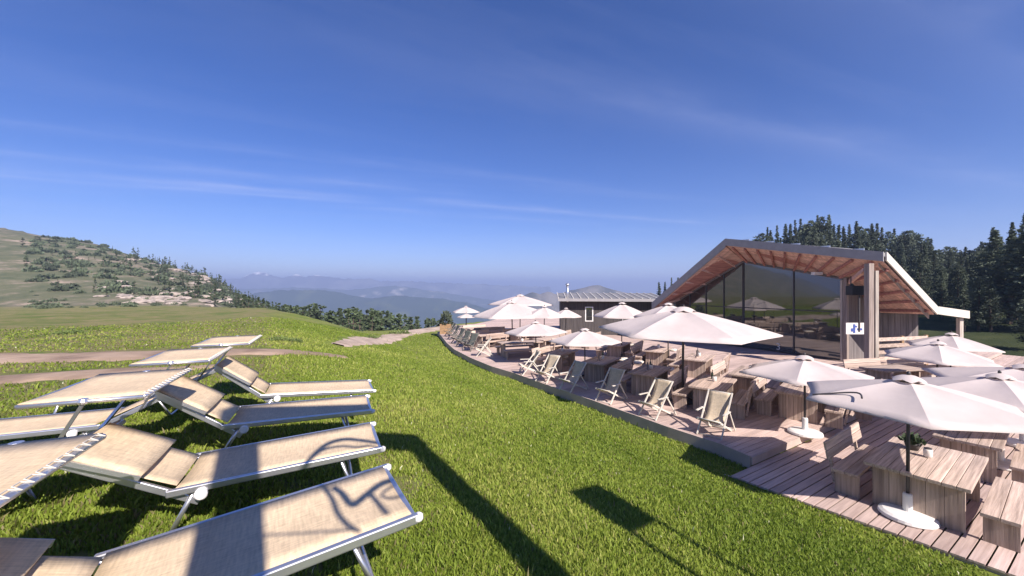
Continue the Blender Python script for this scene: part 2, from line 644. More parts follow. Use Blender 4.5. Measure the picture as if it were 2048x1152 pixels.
def build_ground():
    az = np.concatenate([np.linspace(-62, 62, 497), np.linspace(62, 298, 120)[1:-1]])
    az = np.radians(az)
    rr = np.concatenate([np.linspace(0.6, 12, 90), np.geomspace(12, 400, 150)[1:], np.geomspace(400, 9000, 40)[1:]])
    A, Rr = np.meshgrid(az, rr)
    X = np.sin(A) * Rr
    Y = np.cos(A) * Rr
    Z = H(X, Y)
    m, n = A.shape
    V = np.stack([X.ravel(), Y.ravel(), Z.ravel()], 1)
    V = np.vstack([V, [[0, 0, hz(0, 0.0)]]])
    i, j = np.meshgrid(np.arange(m - 1), np.arange(n), indexing='ij')
    j2 = (j + 1) % n
    q = np.stack([i * n + j, (i + 1) * n + j, (i + 1) * n + j2, i * n + j2], -1).reshape(-1, 4)
    tri = np.vstack([q[:, [0, 2, 1]], q[:, [0, 3, 2]]])
    jj = np.arange(n)
    fan = np.stack([np.full(n, m * n), (jj + 1) % n, jj], 1)
    o = fast_mesh("ground", V, np.vstack([tri, fan]), ground_material())
    o.data.polygons.foreach_set('use_smooth', [True] * len(o.data.polygons))
    x, y, z = V.T
    yy = np.maximum(y, 0.5)
    a = np.where(y > 0.5, x / yy, np.sign(x) * 4)
    dry = smooth((-a - 0.50 + 0.05 * vnoise(x * .2, y * .2, 1)) / 0.14) * smooth((np.hypot(x, y) - 8.0) / 3)
    dry = np.maximum(dry, 0.35 * smooth((y - 18) / 15) * smooth((-a) / 0.2))
    hil = smooth((y - 64 + 7 * vnoise(x * .1, y * .1, 2)) / 14) * smooth((-a - 0.45) / 0.2)
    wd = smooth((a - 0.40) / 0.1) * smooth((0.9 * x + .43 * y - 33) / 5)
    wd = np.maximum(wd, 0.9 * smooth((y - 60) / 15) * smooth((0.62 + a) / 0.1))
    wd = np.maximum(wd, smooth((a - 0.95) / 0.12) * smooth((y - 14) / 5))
    bedp = ((x < -0.6) & (x > -6) & (y > 0.8) & (y < 7.5)) * (0.55 + 0.45 * vnoise(x * 1.4, y * 1.4, 12))
    dry = np.maximum(dry, np.clip(bedp, 0, 1))
    colr = np.stack([dry, hil, wd, np.ones_like(wd)], 1).astype(np.float32)
    at = o.data.color_attributes.new("zone", 'FLOAT_COLOR', 'POINT')
    at.data.foreach_set('color', colr.ravel())
    tag(o, kind='structure')
    return o


build_ground()

# terrace outline on the lawn side, measured from the photograph
EDGE_PX = [(1503, 913), (1446, 889), (1338, 854), (1282, 834), (1221, 813), (1185, 800), (1124, 780), (1082, 765), (1029, 746), (985, 733), (943, 716), (910, 699), (895, 686), (884, 672), (876, 664)]
EDGE = [P(a, b, 0) for a, b in EDGE_PX]


def to_uv(p):
    d = Vector((p[0] - E0.x, p[1] - E0.y))
    return d.dot(UD), d.dot(VD)


EDGE_UV = [to_uv(p) for p in EDGE]
EV = [v for u, v in EDGE_UV]
EU = [u for u, v in EDGE_UV]


def edge_u(v):
    return float(np.interp(v, EV, EU))


def on_deck(x, y):
    u = (x - E0.x) * UD.x + (y - E0.y) * UD.y
    v = (x - E0.x) * VD.x + (y - E0.y) * VD.y
    return np.where(v > 0, u > np.interp(v, EV, EU) - 0.02, u > np.interp(v, LV[::-1], LU[::-1]) - 0.01)


LOW_PX = [(1446, 946), (1627, 1010), (1850, 1087), (2035, 1152)]
LOWZ = -0.17
LOW_UV = [to_uv(P(a, b, LOWZ)) for a, b in LOW_PX]
LU = [u for u, v in LOW_UV]
LV = [v for u, v in LOW_UV]
LU.append(LU[-1] + (LU[-1] - LU[-2]) / (LV[-1] - LV[-2]) * (-8 - LV[-1]))
LV.append(-8.0)
# the platform's lawn edge continues up to the step
LU.insert(0, LU[0])
LV.insert(0, max(0.05, LV[0] + 0.01))


def low_u(v):
    return float(np.interp(v, LV[::-1], LU[::-1]))


def uvp(u, v, z):
    p = E0 + UD * u + VD * v
    return Vector((p.x, p.y, z))


def build_terrace():
    t = empty("wooden_terrace", (E0.x, E0.y, 0))
    tag(t, "large curved terrace of weathered deck boards between lawn and hut", "terrace")
    mb = MB()
    bw, gap, v = 0.145, 0.013, 0.0
    k = 0
    while v < max(EV) + 14:
        u0 = edge_u(v + bw / 2) if v < max(EV) else edge_u(max(EV)) + (v - max(EV)) * 1.2
        dz = 0.002 * math.sin(k * 12.9898)
        a = [uvp(edge_u(v) if v < max(EV) else u0, v, dz), uvp(26, v, dz), uvp(26, v + bw, dz), uvp(edge_u(v + bw) if v < max(EV) else u0, v + bw, dz)]
        a = [p - Vector((E0.x, E0.y, 0)) for p in a]
        mb.slab(a, (0, 0, -0.03))
        v += bw + gap
        k += 1
    o = mb.build("decking", M['deck_t'], t)
    # edge board along the lawn, standing 3 mm proud
    mb = MB()
    pts = [p.copy() for p in EDGE]
    for i in range(len(pts) - 1):
        for (p, q) in ((pts[i], pts[i + 1]),):
            d = (q - p).normalized()
            n = Vector((-d.y, d.x, 0))
            if n.x * UD.x + n.y * UD.y > 0:
                n = -n
            off = Vector((E0.x, E0.y, 0))
            p2, q2 = p + n * 0.004 - off, q + n * 0.004 - off
            mb.slab([p2 + Vector((0, 0, 0.012)), q2 + Vector((0, 0, 0.012)), q2 + Vector((0, 0, -0.36)), p2 + Vector((0, 0, -0.36))], n * 0.045)
    mb.build("edge_board", M['deck_edge'], t)
    mb = MB()
    p, q = uvp(-0.03, -0.035, -0.034) - Vector((E0.x, E0.y, 0)), uvp(26, -0.035, -0.034) - Vector((E0.x, E0.y, 0))
    mb.slab([p + Vector((0, 0, 0.03)), q + Vector((0, 0, 0.03)), q + Vector((0, 0, -0.13)), p + Vector((0, 0, -0.13))], -Vector((VD.x, VD.y, 0)) * -0.03)
    mb.build("step_riser", M['deck_edge'], t)

    t2 = empty("lower_platform", (E0.x, E0.y, LOWZ))
    tag(t2, "lower wooden platform one step below the terrace at the lawn", "platform")
    mb = MB()
    v = -0.05
    k = 0
    off = Vector((E0.x, E0.y, LOWZ))
    while v > -8:
        v1 = v - bw
        dz = LOWZ + 0.002 * math.sin(k * 7.77)
        a = [uvp(low_u(v), v, dz), uvp(26, v, dz), uvp(26, v1, dz), uvp(low_u(v1), v1, dz)]
        mb.slab([p - off for p in a], (0, 0, -0.03))
        v = v1 - 0.024
        k += 1
    mb.build("decking", M['deck_t'], t2)
    mb = MB()
    for i in range(1, len(LV) - 1):
        p, q = uvp(LU[i] + 0.02, LV[i], LOWZ - 0.034), uvp(LU[i + 1] + 0.02, LV[i + 1], LOWZ - 0.034)
        mb.slab([p - off, q - off, q - off + Vector((0, 0, -0.12)), p - off + Vector((0, 0, -0.12))], Vector((UD.x, UD.y, 0)) * 0.04)
    mb.build("edge_joist", M['deck_edge'], t2)


def deck_material():
    """boards lie along the terrace's across axis; grain and per-board tone follow it"""
    m = bpy.data.materials.new("deck_boards")
    N, L, p = nodes_of(m)
    p.inputs["Roughness"].default_value = 0.75
    p.inputs["Specular IOR Level"].default_value = 0.25
    tc = N.new("ShaderNodeTexCoord")
    mp = N.new("ShaderNodeMapping")
    mp.vector_type = 'TEXTURE'
    mp.inputs["Rotation"].default_value = (0, 0, math.atan2(UD.y, UD.x))
    L.new(tc.outputs["Object"], mp.inputs[0])
    geo = N.new("ShaderNodeNewGeometry")
    st = N.new("ShaderNodeMapping")
    st.inputs["Scale"].default_value = (1.3, 26, 26)
    L.new(mp.outputs[0], st.inputs[0])
    n = N.new("ShaderNodeTexNoise")
    n.inputs["Scale"].default_value = 1.0
    n.inputs["Detail"].default_value = 6
    L.new(st.outputs[0], n.inputs["Vector"])
    n2 = N.new("ShaderNodeTexNoise")
    n2.inputs["Scale"].default_value = 0.7
    n2.inputs["Detail"].default_value = 5
    L.new(tc.outputs["Object"], n2.inputs["Vector"])
    r = N.new("ShaderNodeValToRGB")
    r.color_ramp.elements[0].position = 0.3
    r.color_ramp.elements[0].color = (0.40, 0.300, 0.258, 1)
    r.color_ramp.elements[1].position = 0.72
    r.color_ramp.elements[1].color = (0.60, 0.47, 0.41, 1)
    L.new(n.outputs[0], r.inputs[0])
    ad = N.new("ShaderNodeMath")
    ad.operation = 'MULTIPLY_ADD'
    L.new(geo.outputs["Random Per Island"], ad.inputs[0])
    ad.inputs[1].default_value = 0.30
    ad.inputs[2].default_value = 0.52
    ad2 = N.new("ShaderNodeMath")
    ad2.operation = 'MULTIPLY_ADD'
    L.new(n2.outputs[0], ad2.inputs[0])
    ad2.inputs[1].default_value = 0.6
    L.new(ad.outputs[0], ad2.inputs[2])
    hs = N.new("ShaderNodeHueSaturation")
    L.new(ad2.outputs[0], hs.inputs["Value"])
    L.new(r.outputs[0], hs.inputs["Color"])
    L.new(hs.outputs[0], p.inputs["Base Color"])
    bp = N.new("ShaderNodeBump")
    bp.inputs["Strength"].default_value = 0.35
    bp.inputs["Distance"].default_value = 0.01
    L.new(n.outputs[0], bp.inputs["Height"])
    L.new(bp.outputs[0], p.inputs["Normal"])
    return m


M['deck_t'] = deck_material()
build_terrace()


def strip(name, path, widths, mat, dz=0.03, cross=7, label=None):
    """a road or path draped on the ground"""
    pts = []
    for i in range(len(path) - 1):
        for k in range(12):
            t = k / 12
            pts.append((Vector(path[i][:2]).lerp(Vector(path[i + 1][:2]), t), widths[i] * (1 - t) + widths[i + 1] * t))
    pts.append((Vector(path[-1][:2]), widths[-1]))
    rows = []
    for i, (p, w) in enumerate(pts):
        d = (pts[min(i + 1, len(pts) - 1)][0] - pts[max(i - 1, 0)][0]).normalized()
        n = Vector((-d.y, d.x))
        row = []
        for c in range(cross):
            t = c / (cross - 1) * 2 - 1
            jig = 0.12 * w * math.sin(i * 1.7 + t * 5) * (abs(t) > 0.9)
            q = p + n * (t * w / 2 + jig)
            row.append((q.x, q.y, hz(q.x, q.y) + dz - 0.06 * (abs(t) > 0.95)))
        rows.append(row)
    mb = MB()
    mb.grid(rows)
    o = mb.build(name, mat, smooth=True)
    tag(o, kind='structure')
    return o


M['gravel'] = material('pale_gravel', (0.36, 0.27, 0.20), rough=0.95, var=0.3, scale=1.3, bump=0.6, bscale=20, col2=(0.44, 0.35, 0.27))
M['dirt'] = material('dirt', (0.235, 0.155, 0.105), rough=0.95, var=0.35, scale=0.8, bump=0.6, bscale=12, col2=(0.34, 0.25, 0.175))
PATH = [(-6.9, 15.9), (-7.6, 19.5), (-8.9, 25.5), (-9.3, 31), (-8.3, 35), (-6.3, 38), (-2, 42), (6, 46), (18, 49)]
strip("gravel_path", PATH, [0.6, 1.2, 1.9, 2.5, 2.7, 2.8, 3.0, 3.0, 3.0], M['gravel'], dz=0.05)
strip("dirt_road", [(-34, 8.2), (-22, 9.6), (-15, 10.2), (-11.0, 10.6), (-7.4, 11.2), (-5.2, 12.6)], [3.2, 2.8, 2.5, 2.1, 1.5, 0.7], M['dirt'])
strip("dirt_track", [(-30, 5.0), (-18, 6.7), (-11, 7.5), (-8.4, 8.1), (-6.7, 9.0)], [2.0, 1.7, 1.4, 1.1, 0.5], M['dirt'])


# ------------------------------------------------------------------ far ridges
def ridge(name, pts, Y, depth, base, mat, rough=1.0, seed=1, step=5):
    px = np.arange(pts[0][0], pts[-1][0] + step, step)
    py = np.interp(px, [p[0] for p in pts], [p[1] for p in pts])
    X = (px - 1024) / FPX
    zc = CAM_Z - (py - 576) / FPX * Y
    T = np.concatenate([np.linspace(-1, 0, 22), np.linspace(0, 1, 7)[1:]])
    rows = []
    for t in T:
        prof = 1 - abs(t) ** (1.15 if t < 0 else 1.5)
        yy = Y + t * depth + 0 * X
        xx = X * Y + 0.15 * t * depth * np.sin(X * 9 + seed)
        z = base + (zc - base) * prof
        nz = vnoise(xx * 6 / depth, yy * 6 / depth, seed) * 0.16 + vnoise(xx * 22 / depth, yy * 22 / depth, seed + 1) * 0.05
        amp = (zc - base) * (min(1, abs(t) * 3.0)) * prof
        z = z + nz * amp + rough * vnoise(xx * 60 / depth, yy * 60 / depth, seed + 2) * 0.010 * (zc - base)
        rows.append(np.stack([xx, yy, z], 1))
    V = np.vstack(rows)
    m, n = len(rows), len(px)
    i, j = np.meshgrid(np.arange(m - 1), np.arange(n - 1), indexing='ij')
    q = np.stack([i * n + j, i * n + j + 1, (i + 1) * n + j + 1, (i + 1) * n + j], -1).reshape(-1, 4)
    o = fast_mesh(name, V, q, mat, k=4)
    o.data.polygons.foreach_set('use_smooth', [True] * len(o.data.polygons))
    tag(o, kind='structure')
    return o


def patch_material(name, c0, c1, scale, lo=0.45, hi=0.6, snow=None):
    m = material(name, c0, rough=0.95, var=0.0, scale=scale, spec=0.1)
    N, L, p = nodes_of(m)
    r = [n for n in N if n.type == 'VALTORGB'][0]
    r.color_ramp.elements[0].position = lo
    r.color_ramp.elements[1].position = hi
    r.color_ramp.elements[0].color = (*c0, 1)
    r.color_ramp.elements[1].color = (*c1, 1)
    if snow:
        geo = N.new("ShaderNodeNewGeometry")
        s = N.new("ShaderNodeSeparateXYZ")
        L.new(geo.outputs["Position"], s.inputs[0])
        n = [k for k in N if k.type == 'TEX_NOISE'][0]
        ma = N.new("ShaderNodeMath")
        ma.operation = 'MULTIPLY_ADD'
        L.new(n.outputs[0], ma.inputs[0])
        ma.inputs[1].default_value = 150
        L.new(s.outputs[2], ma.inputs[2])
        mr = N.new("ShaderNodeMapRange")
        mr.inputs[1].default_value = snow
        mr.inputs[2].default_value = snow + 14
        L.new(ma.outputs[0], mr.inputs[0])
        mx = N.new("ShaderNodeMix")
        mx.data_type = 'RGBA'
        L.new(mr.outputs[0], mx.inputs[0])
        L.new(r.outputs[0], mx.inputs[6])
        mx.inputs[7].default_value = (0.9, 0.9, 0.92, 1)
        L.new(mx.outputs[2], p.inputs["Base Color"])
    return m


M['far_wood'] = patch_material('far_forest', (0.030, 0.050, 0.030), (0.075, 0.095, 0.045), 0.012, 0.5, 0.68)
M['far_pale'] = patch_material('far_slopes', (0.05, 0.07, 0.05), (0.32, 0.30, 0.27), 0.010, 0.56, 0.70)
M['far_snow'] = patch_material('far_snow', (0.09, 0.10, 0.12), (0.16, 0.17, 0.18), 0.006, snow=192)
M['far_rock'] = patch_material('far_rock', (0.07, 0.075, 0.07), (0.17, 0.16, 0.15), 0.012)
ridge("wooded_hills", [(380, 640), (440, 606), (490, 590), (530, 583), (560, 580), (610, 580), (655, 581), (690, 587), (722, 595), (745, 596), (775, 592), (830, 594), (880, 597), (925, 604), (960, 613), (1030, 628), (1120, 645), (1250, 665)], 1700, 620, -420, M['far_wood'], seed=4)
ridge("valley_hills", [(360, 590), (440, 578), (520, 577), (600, 575), (650, 577), (700, 580), (760, 573), (790, 571), (830, 576), (880, 583), (930, 592), (1000, 602), (1100, 612), (1300, 640)], 2700, 800, -450, M['far_pale'], seed=9)
ridge("snowy_mountains", [(-150, 566), (300, 566), (430, 560), (480, 557), (505, 546), (530, 545), (548, 553), (568, 555), (590, 550), (610, 554), (635, 550), (655, 554), (690, 558), (735, 557), (760, 562), (850, 564), (960, 569), (1100, 574)], 3600, 900, -400, M['far_snow'], rough=2.5, seed=2, step=3)
ridge("mountains", [(1000, 612), (1040, 594), (1056, 588), (1064, 584), (1080, 588), (1097, 583), (1112, 589), (1120, 588), (1140, 581), (1165, 576), (1184, 571), (1197, 570), (1212, 575), (1232, 581), (1270, 588), (1400, 600), (1700, 640)], 950, 300, -200, M['far_rock'], rough=0.5, seed=6)


# ------------------------------------------------------------------ grass (only blades, uncountable)
def grass_material():
    m = bpy.data.materials.new("grass_blades")
    N, L, p = nodes_of(m)
    p.inputs["Roughness"].default_value = 0.6
    p.inputs["Specular IOR Level"].default_value = 0.25
    at = N.new("ShaderNodeAttribute")
    at.attribute_name = "tint"
    L.new(at.outputs["Color"], p.inputs["Base Color"])
    tr = N.new("ShaderNodeBsdfTranslucent")
    L.new(at.outputs["Color"], tr.inputs[0])
    mx = N.new("ShaderNodeMixShader")
    mx.inputs[0].default_value = 0.38
    L.new(p.outputs[0], mx.inputs[1])
    L.new(tr.outputs[0], mx.inputs[2])
    L.new(mx.outputs[0], N["Material Output"].inputs[0])
    return m


def build_grass():
    n = 430000
    r = np.exp(RNG.uniform(math.log(1.25), math.log(34), n))
    az = np.radians(RNG.uniform(-57, 50, n))
    x, y = np.sin(az) * r, np.cos(az) * r
    keep = ~on_deck(x, y)
    a = x / y
    keep &= ~((a < -0.62) & (r > 9.3) & (RNG.random(n) < 0.5))
    for p0, p1, w in [((-22, 9.6), (-7.4, 11.2), 1.1), ((-18, 6.7), (-8.4, 8.1), 0.7), (PATH[0], PATH[1], 0.6), (PATH[1], PATH[2], 0.9), (PATH[2], PATH[3], 1.2)]:
        px, py = p1[0] - p0[0], p1[1] - p0[1]
        t = np.clip(((x - p0[0]) * px + (y - p0[1]) * py) / (px * px + py * py), 0, 1)
        dd = np.hypot(x - p0[0] - t * px, y - p0[1] - t * py)
        keep &= dd > w
    # worn, thin patches under the beds
    keep &= ~((x < -0.9) & (r < 5.5) & (vnoise(x * 1.4, y * 1.4, 12) > 0.25) & (RNG.random(n) < 0.75))
    x, y, r = x[keep], y[keep], r[keep]
    n = len(x)
    z = H(x, y)
    s = (x - E0.x) * -UD.x + (y - E0.y) * -UD.y
    clump = vnoise(x * 3.2, y * 3.2, 21)
    hgt = (0.034 + 0.0030 * r ** 0.5) * RNG.uniform(0.55, 1.25, n) * (1 + 0.30 * clump)
    tall = (RNG.random(n) < 0.02)
    for tx, ty, tr_ in ((-0.62, 1.75, 0.22), (-0.80, 1.62, 0.25), (-0.45, 1.95, 0.15), (-1.3, 3.15, 0.2), (-2.6, 2.2, 0.35)):
        tall |= (np.hypot(x - tx, y - ty) < tr_ * RNG.uniform(0.4, 1.1, n))
    hgt *= np.where(tall, 2.1, 1.0)
    hgt *= np.where((s < 0.25), 1.25, 1.0)
    w = (0.0030 + 0.0010 * r) * RNG.uniform(0.7, 1.3, n)
    fa = RNG.uniform(0, 2 * math.pi, n)
    lean = hgt * RNG.uniform(0.15, 0.9, n)
    la = RNG.uniform(0, 2 * math.pi, n)
    dx, dy = np.cos(fa) * w, np.sin(fa) * w
    b0 = np.stack([x - dx, y - dy, z - 0.01], 1)
    b1 = np.stack([x + dx, y + dy, z - 0.01], 1)
    mx_, my_ = x + np.cos(la) * lean * 0.35, y + np.sin(la) * lean * 0.35
    m0 = np.stack([mx_ - dx * .75, my_ - dy * .75, z + hgt * 0.6], 1)
    m1 = np.stack([mx_ + dx * .75, my_ + dy * .75, z + hgt * 0.6], 1)
    tp = np.stack([x + np.cos(la) * lean, y + np.sin(la) * lean, z + hgt], 1)
    V = np.stack([b0, b1, m0, m1, tp], 1).reshape(-1, 3)
    k = np.arange(n)[:, None] * 5
    T = np.vstack([k + [[0, 1, 3]], k + [[0, 3, 2]], k + [[2, 3, 4]]])
    o = fast_mesh("grass", V, T, grass_material())
    patch = vnoise(x * 0.8, y * 0.8, 31)
    big = vnoise(x * 0.27, y * 0.27, 33)
    t = np.clip(0.48 + 0.30 * patch + 0.24 * big + RNG.normal(0, 0.20, n), 0, 1)[:, None]
    c0, c1, c2 = np.array([[0.130, 0.195, 0.022]]), np.array([[0.240, 0.315, 0.042]]), np.array([[0.40, 0.42, 0.105]])
    c = np.where(t < 0.6, c0 + (c1 - c0) * t / 0.6, c1 + (c2 - c1) * (t - 0.6) / 0.4)
    dryb = (RNG.random(n) < 0.03 + 0.07 * (x / y < -0.55) + 0.12 * ((x / y < -0.6) & (r > 8)))[:, None]
    c = np.where(dryb, np.array([[0.25, 0.22, 0.10]]), c)
    c = np.where(((RNG.random(n) < 0.0012) & (r > 2.2))[:, None], np.array([[0.80, 0.78, 0.55]]), c)
    c = np.repeat(np.hstack([c, np.ones((n, 1))]), 5, axis=0).astype(np.float32)
    at = o.data.color_attributes.new("tint", 'FLOAT_COLOR', 'POINT')
    at.data.foreach_set('color', c.ravel())
    tag(o, kind='stuff')


build_grass()

# ------------------------------------------------------------------ the hut
def build_hut():
    HN = Vector((0.904, 0.427, 0))      # into the hut, from the facade
    HD = Vector((-0.427, 0.904, 0))     # along the facade, away from the camera
    P2 = PY(1768, 505, 16.4)
    P1 = PY(1450, 478, 22.8)
    P0 = PY(1302, 606, 27.9)
    base = Vector((P2.x, P2.y, 0))

    def snap(p):
        s_ = (Vector((p.x, p.y, 0)) - base).dot(HD)
        q = base + HD * s_
        return Vector((q.x, q.y, p.z))
    P0, P1 = snap(P0), snap(P1)
    SB = 1.6

    def wallpt(px, py):
        t = (px - 1024) / FPX
        bx, by = base.x + HN.x * SB, base.y + HN.y * SB
        s_ = (bx - t * by) / (t * HD.y - HD.x)
        Y = by + HD.y * s_
        return Vector((bx + HD.x * s_, Y, CAM_Z - (py - 576) / FPX * Y))
    P3 = PY(1872, 614, 17.6)
    P4 = PY(1936, 623, 17.9)
    C = wallpt(1487, 522)            # wall top under the apex
    RW = wallpt(1690, 556)
    LW = wallpt(1350, 604)
    hut = empty("mountain_hut", (C.x, C.y, 0))
    tag(hut, "mountain hut with wide wooden overhanging roof and glass front", "building")
    O = Vector((C.x, C.y, 0))

    def loc(v):
        return Vector(v) - O
    flat = lambda p, z=0.0: Vector((p.x, p.y, z))
    dr_ = (flat(RW) - flat(C)).normalized()
    nr_ = Vector((dr_.y, -dr_.x, 0))         # outward, toward the terrace
    dl_ = (flat(LW) - flat(C)).normalized()
    nl_ = Vector((-dl_.y, dl_.x, 0))
    fr_ = (flat(P2) - flat(P1)).normalized()
    fn_r = Vector((fr_.y, -fr_.x, 0))
    fl_ = (flat(P0) - flat(P1)).normalized()
    fn_l = Vector((-fl_.y, fl_.x, 0))
    fh_ = (flat(P3) - flat(P2)).normalized()
    fn_h = Vector((fh_.y, -fh_.x, 0))
    # roof: the main slope falls to the back, the hip falls to the right
    vb = Vector((0.60, 0.80, -0.02))
    back = HN * 15
    P2b = P2 + vb * 8
    rf = MB()
    rf.slab([loc(P0), loc(P1), loc(P1 + back), loc(P0 + back)], (0, 0, -0.16))
    rf.slab([loc(P1 + Vector((0, 0, .004))), loc(P2 + Vector((0, 0, .004))), loc(P2 + vb * 13), loc(P1 + back)], (0, 0, -0.16))
    rf.slab([loc(P2 + Vector((.004, 0, .006))), loc(P3 + Vector((0, 0, .006))), loc(Vector((P3.x + 1.0, P3.y + 5, 2.3))), loc(P2b + Vector((0, 0, .006)))], (0, 0, -0.15))
    rf.slab([loc(P3 + Vector((0, 0, .012))), loc(P4), loc(P4 + Vector((1.2, 5, 0.1))), loc(P3 + Vector((1.0, 5, -.25)))], (0, 0, -0.12))
    roof = rf.build("roof", M['roof_metal'], hut)

    def fascia(name, a, b, h, out, mat, t=0.06, drop=0.03, lab=None):
        a, b = a + out * 0.004, b + out * 0.004
        up = Vector((0, 0, drop))
        o = MB().slab([loc(a + up), loc(b + up), loc(b + up - Vector((0, 0, h))), loc(a + up - Vector((0, 0, h)))], out * t).build(name, mat, roof)
        if lab:
            o['label'] = lab
    fascia("fascia", P0, P1, 0.50, fn_l, M['fascia'], lab="grey fascia of the left slope")
    fascia("fascia", P1, P2, 0.40, fn_r, M['fascia'], lab="long grey fascia of the front")
    fascia("fascia", P2 + fh_ * 0.07, P3, 0.36, fn_h, M['sheet'], lab="pale sheet metal fascia in the sun")
    d4 = (flat(P4) - flat(P3)).normalized()
    fascia("fascia", P3 + d4 * .02, P4, 0.34, Vector((d4.y, -d4.x, 0)), M['sheet'], lab="pale sheet metal fascia of the low lean-to")
    ih = -fn_h * 0.28 + Vector((0, 0, -0.34))
    fascia("verge_board", P2 + ih + fh_ * .15, P3 + ih, 0.22, fn_h, M['hut_wood'], 0.05)
    for k in range(5):
        c = P1.lerp(P2, 0.14 + k * 0.18) - fn_r * 0.2
        MB().box(loc(c + Vector((0, 0, 0.03))), (0.5, 0.05, 0.07), Matrix.Rotation(math.atan2(fr_.y, fr_.x), 3, 'Z')).build("snow_guard", M['alu'], roof)
    # soffits of larch boards and the rafters below them
    nb = 20

    def soffit(a0, a1, b0, b1, nraf, rmat, wr):
        sf = MB()
        for k in range(nb):
            t0, t1 = k / nb, (k + 0.92) / nb
            sf.slab([loc(p) for p in (a0.lerp(b0, t0), a1.lerp(b1, t0), a1.lerp(b1, t1), a0.lerp(b0, t1))], (0, 0, 0.025))
        sf.build("soffit", M['larch'], roof)
        up = Vector((0, 0, 0.034))
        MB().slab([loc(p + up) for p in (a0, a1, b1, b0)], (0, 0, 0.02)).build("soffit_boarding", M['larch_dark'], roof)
        for k in range(nraf):
            t = (k + 0.5) / nraf
            a, b = a0.lerp(a1, t), b0.lerp(b1, t)
            a = a.lerp(b, 0.03)
            MB().beam(loc(a + Vector((0, 0, -.06))), loc(b + Vector((0, 0, -.06))), wr, 0.11).build("rafter", rmat, roof)
    lw, lr = Vector((0, 0, -0.46)), Vector((0, 0, -0.36))
    soffit(P0 + lw - fn_l * .03, P1 + lw - fn_l * .03, LW, C, 5, M['larch'], 0.07)
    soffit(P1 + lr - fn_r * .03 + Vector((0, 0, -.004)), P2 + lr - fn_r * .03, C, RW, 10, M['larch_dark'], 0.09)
    MB().box(loc(RW.lerp(C, 0.2) + nr_ * 0.35 + Vector((0, 0, 0.02))), (0.40, 0.25, 0.14)).build("soffit_lamp", M['white_paint'], roof)
    A0, A1 = P2 - fn_h * .06 + Vector((0.06, 0, -0.40)), P3 - fn_h * .06 + Vector((0, 0, -0.34))
    B0, B1 = RW + Vector((0.06, 0, 0.05)), Vector((A1.x - 0.35, A1.y + 2.2, A1.z - 0.05))
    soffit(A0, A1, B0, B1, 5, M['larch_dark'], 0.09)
    # glass walls
    zb = 0.03

    def glass_wall(base, d, nrm, L, z0t, z1t, cuts, zt):
        topz = lambda s: z0t + (z1t - z0t) * s / L
        g = 0.03
        for a, b in zip(cuts[:-1], cuts[1:]):
            for lo, hi in ((zb + 0.08, zt - 0.03), (zt + 0.03, None)):
                ha = hi if hi else topz(a + g) - 0.04
                hb = hi if hi else topz(b - g) - 0.04
                if min(ha, hb) < lo + 0.1:
                    continue
                p, q = base + d * (a + g), base + d * (b - g)
                MB().slab([loc(p + Vector((0, 0, lo))), loc(q + Vector((0, 0, lo))), loc(q + Vector((0, 0, hb))), loc(p + Vector((0, 0, ha)))], nrm * -0.03).build("window_pane", M['glass'], hut)
        for s in cuts[1:-1]:
            p = base + d * s + nrm * 0.012
            MB().beam(loc(p + Vector((0, 0, zb))), loc(p + Vector((0, 0, topz(s) - 0.03))), 0.055, 0.07, up=nrm).build("mullion", M['frame_dark'], hut)
        for z in (zt, zb + 0.05):
            p, q = base + d * 0.08 + nrm * 0.008, base + d * (L - 0.08) + nrm * 0.008
            MB().beam(loc(p + Vector((0, 0, z))), loc(q + Vector((0, 0, z))), 0.06, 0.055).build("transom", M['frame_dark'], hut)
        p, q = base + d * 0.0 + nrm * 0.05, base + d * L + nrm * 0.05
        MB().beam(loc(p + Vector((0, 0, z0t - .05))), loc(q + Vector((0, 0, z1t - .05))), 0.10, 0.09).build("wall_plate", M['slat_wood'], hut)
    Lr, Ll = (flat(RW) - flat(C)).length, (flat(LW) - flat(C)).length
    glass_wall(flat(C), dr_, nr_, Lr, C.z, RW.z, [0.05, Lr * .55, Lr - .1], 2.35)
    glass_wall(flat(C), dl_, nl_, Ll, C.z, LW.z, [0.05, Ll * .25, Ll * .5, Ll * .75, Ll], 2.35)
    MB().beam(loc(flat(C, zb)), loc(flat(C, C.z - .03)), 0.10, 0.10).build("corner_post", M['frame_dark'], hut)
    pr = flat(RW) + dr_ * 0.06 + nr_ * 0.05
    MB().beam(loc(pr + Vector((0, 0, zb))), loc(pr + Vector((0, 0, RW.z))), 0.16, 0.18, up=nr_).build("corner_post", M['hut_wood'], hut)
    pr = pr + dr_ * -0.15 + nr_ * 0.02
    MB().beam(loc(pr + Vector((0, 0, zb))), loc(pr + Vector((0, 0, RW.z - .1))), 0.09, 0.12, up=nr_).build("corner_post", M['post_wood'], hut)
    # closed core behind the glass
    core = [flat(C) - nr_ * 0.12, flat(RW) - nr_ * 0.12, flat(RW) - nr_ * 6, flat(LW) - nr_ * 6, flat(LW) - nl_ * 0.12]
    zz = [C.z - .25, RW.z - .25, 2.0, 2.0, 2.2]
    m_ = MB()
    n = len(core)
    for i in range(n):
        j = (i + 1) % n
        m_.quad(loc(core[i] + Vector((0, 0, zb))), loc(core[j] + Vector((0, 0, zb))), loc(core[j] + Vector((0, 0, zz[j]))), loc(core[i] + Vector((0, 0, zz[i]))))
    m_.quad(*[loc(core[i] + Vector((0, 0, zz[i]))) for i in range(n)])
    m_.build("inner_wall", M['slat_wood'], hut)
    # board wall under the hip and the lean-to
    wz = MB()
    x0, x1, yw = RW.x + 0.22, P4.x - 0.3, RW.y + 0.95
    x, k = x0, 0
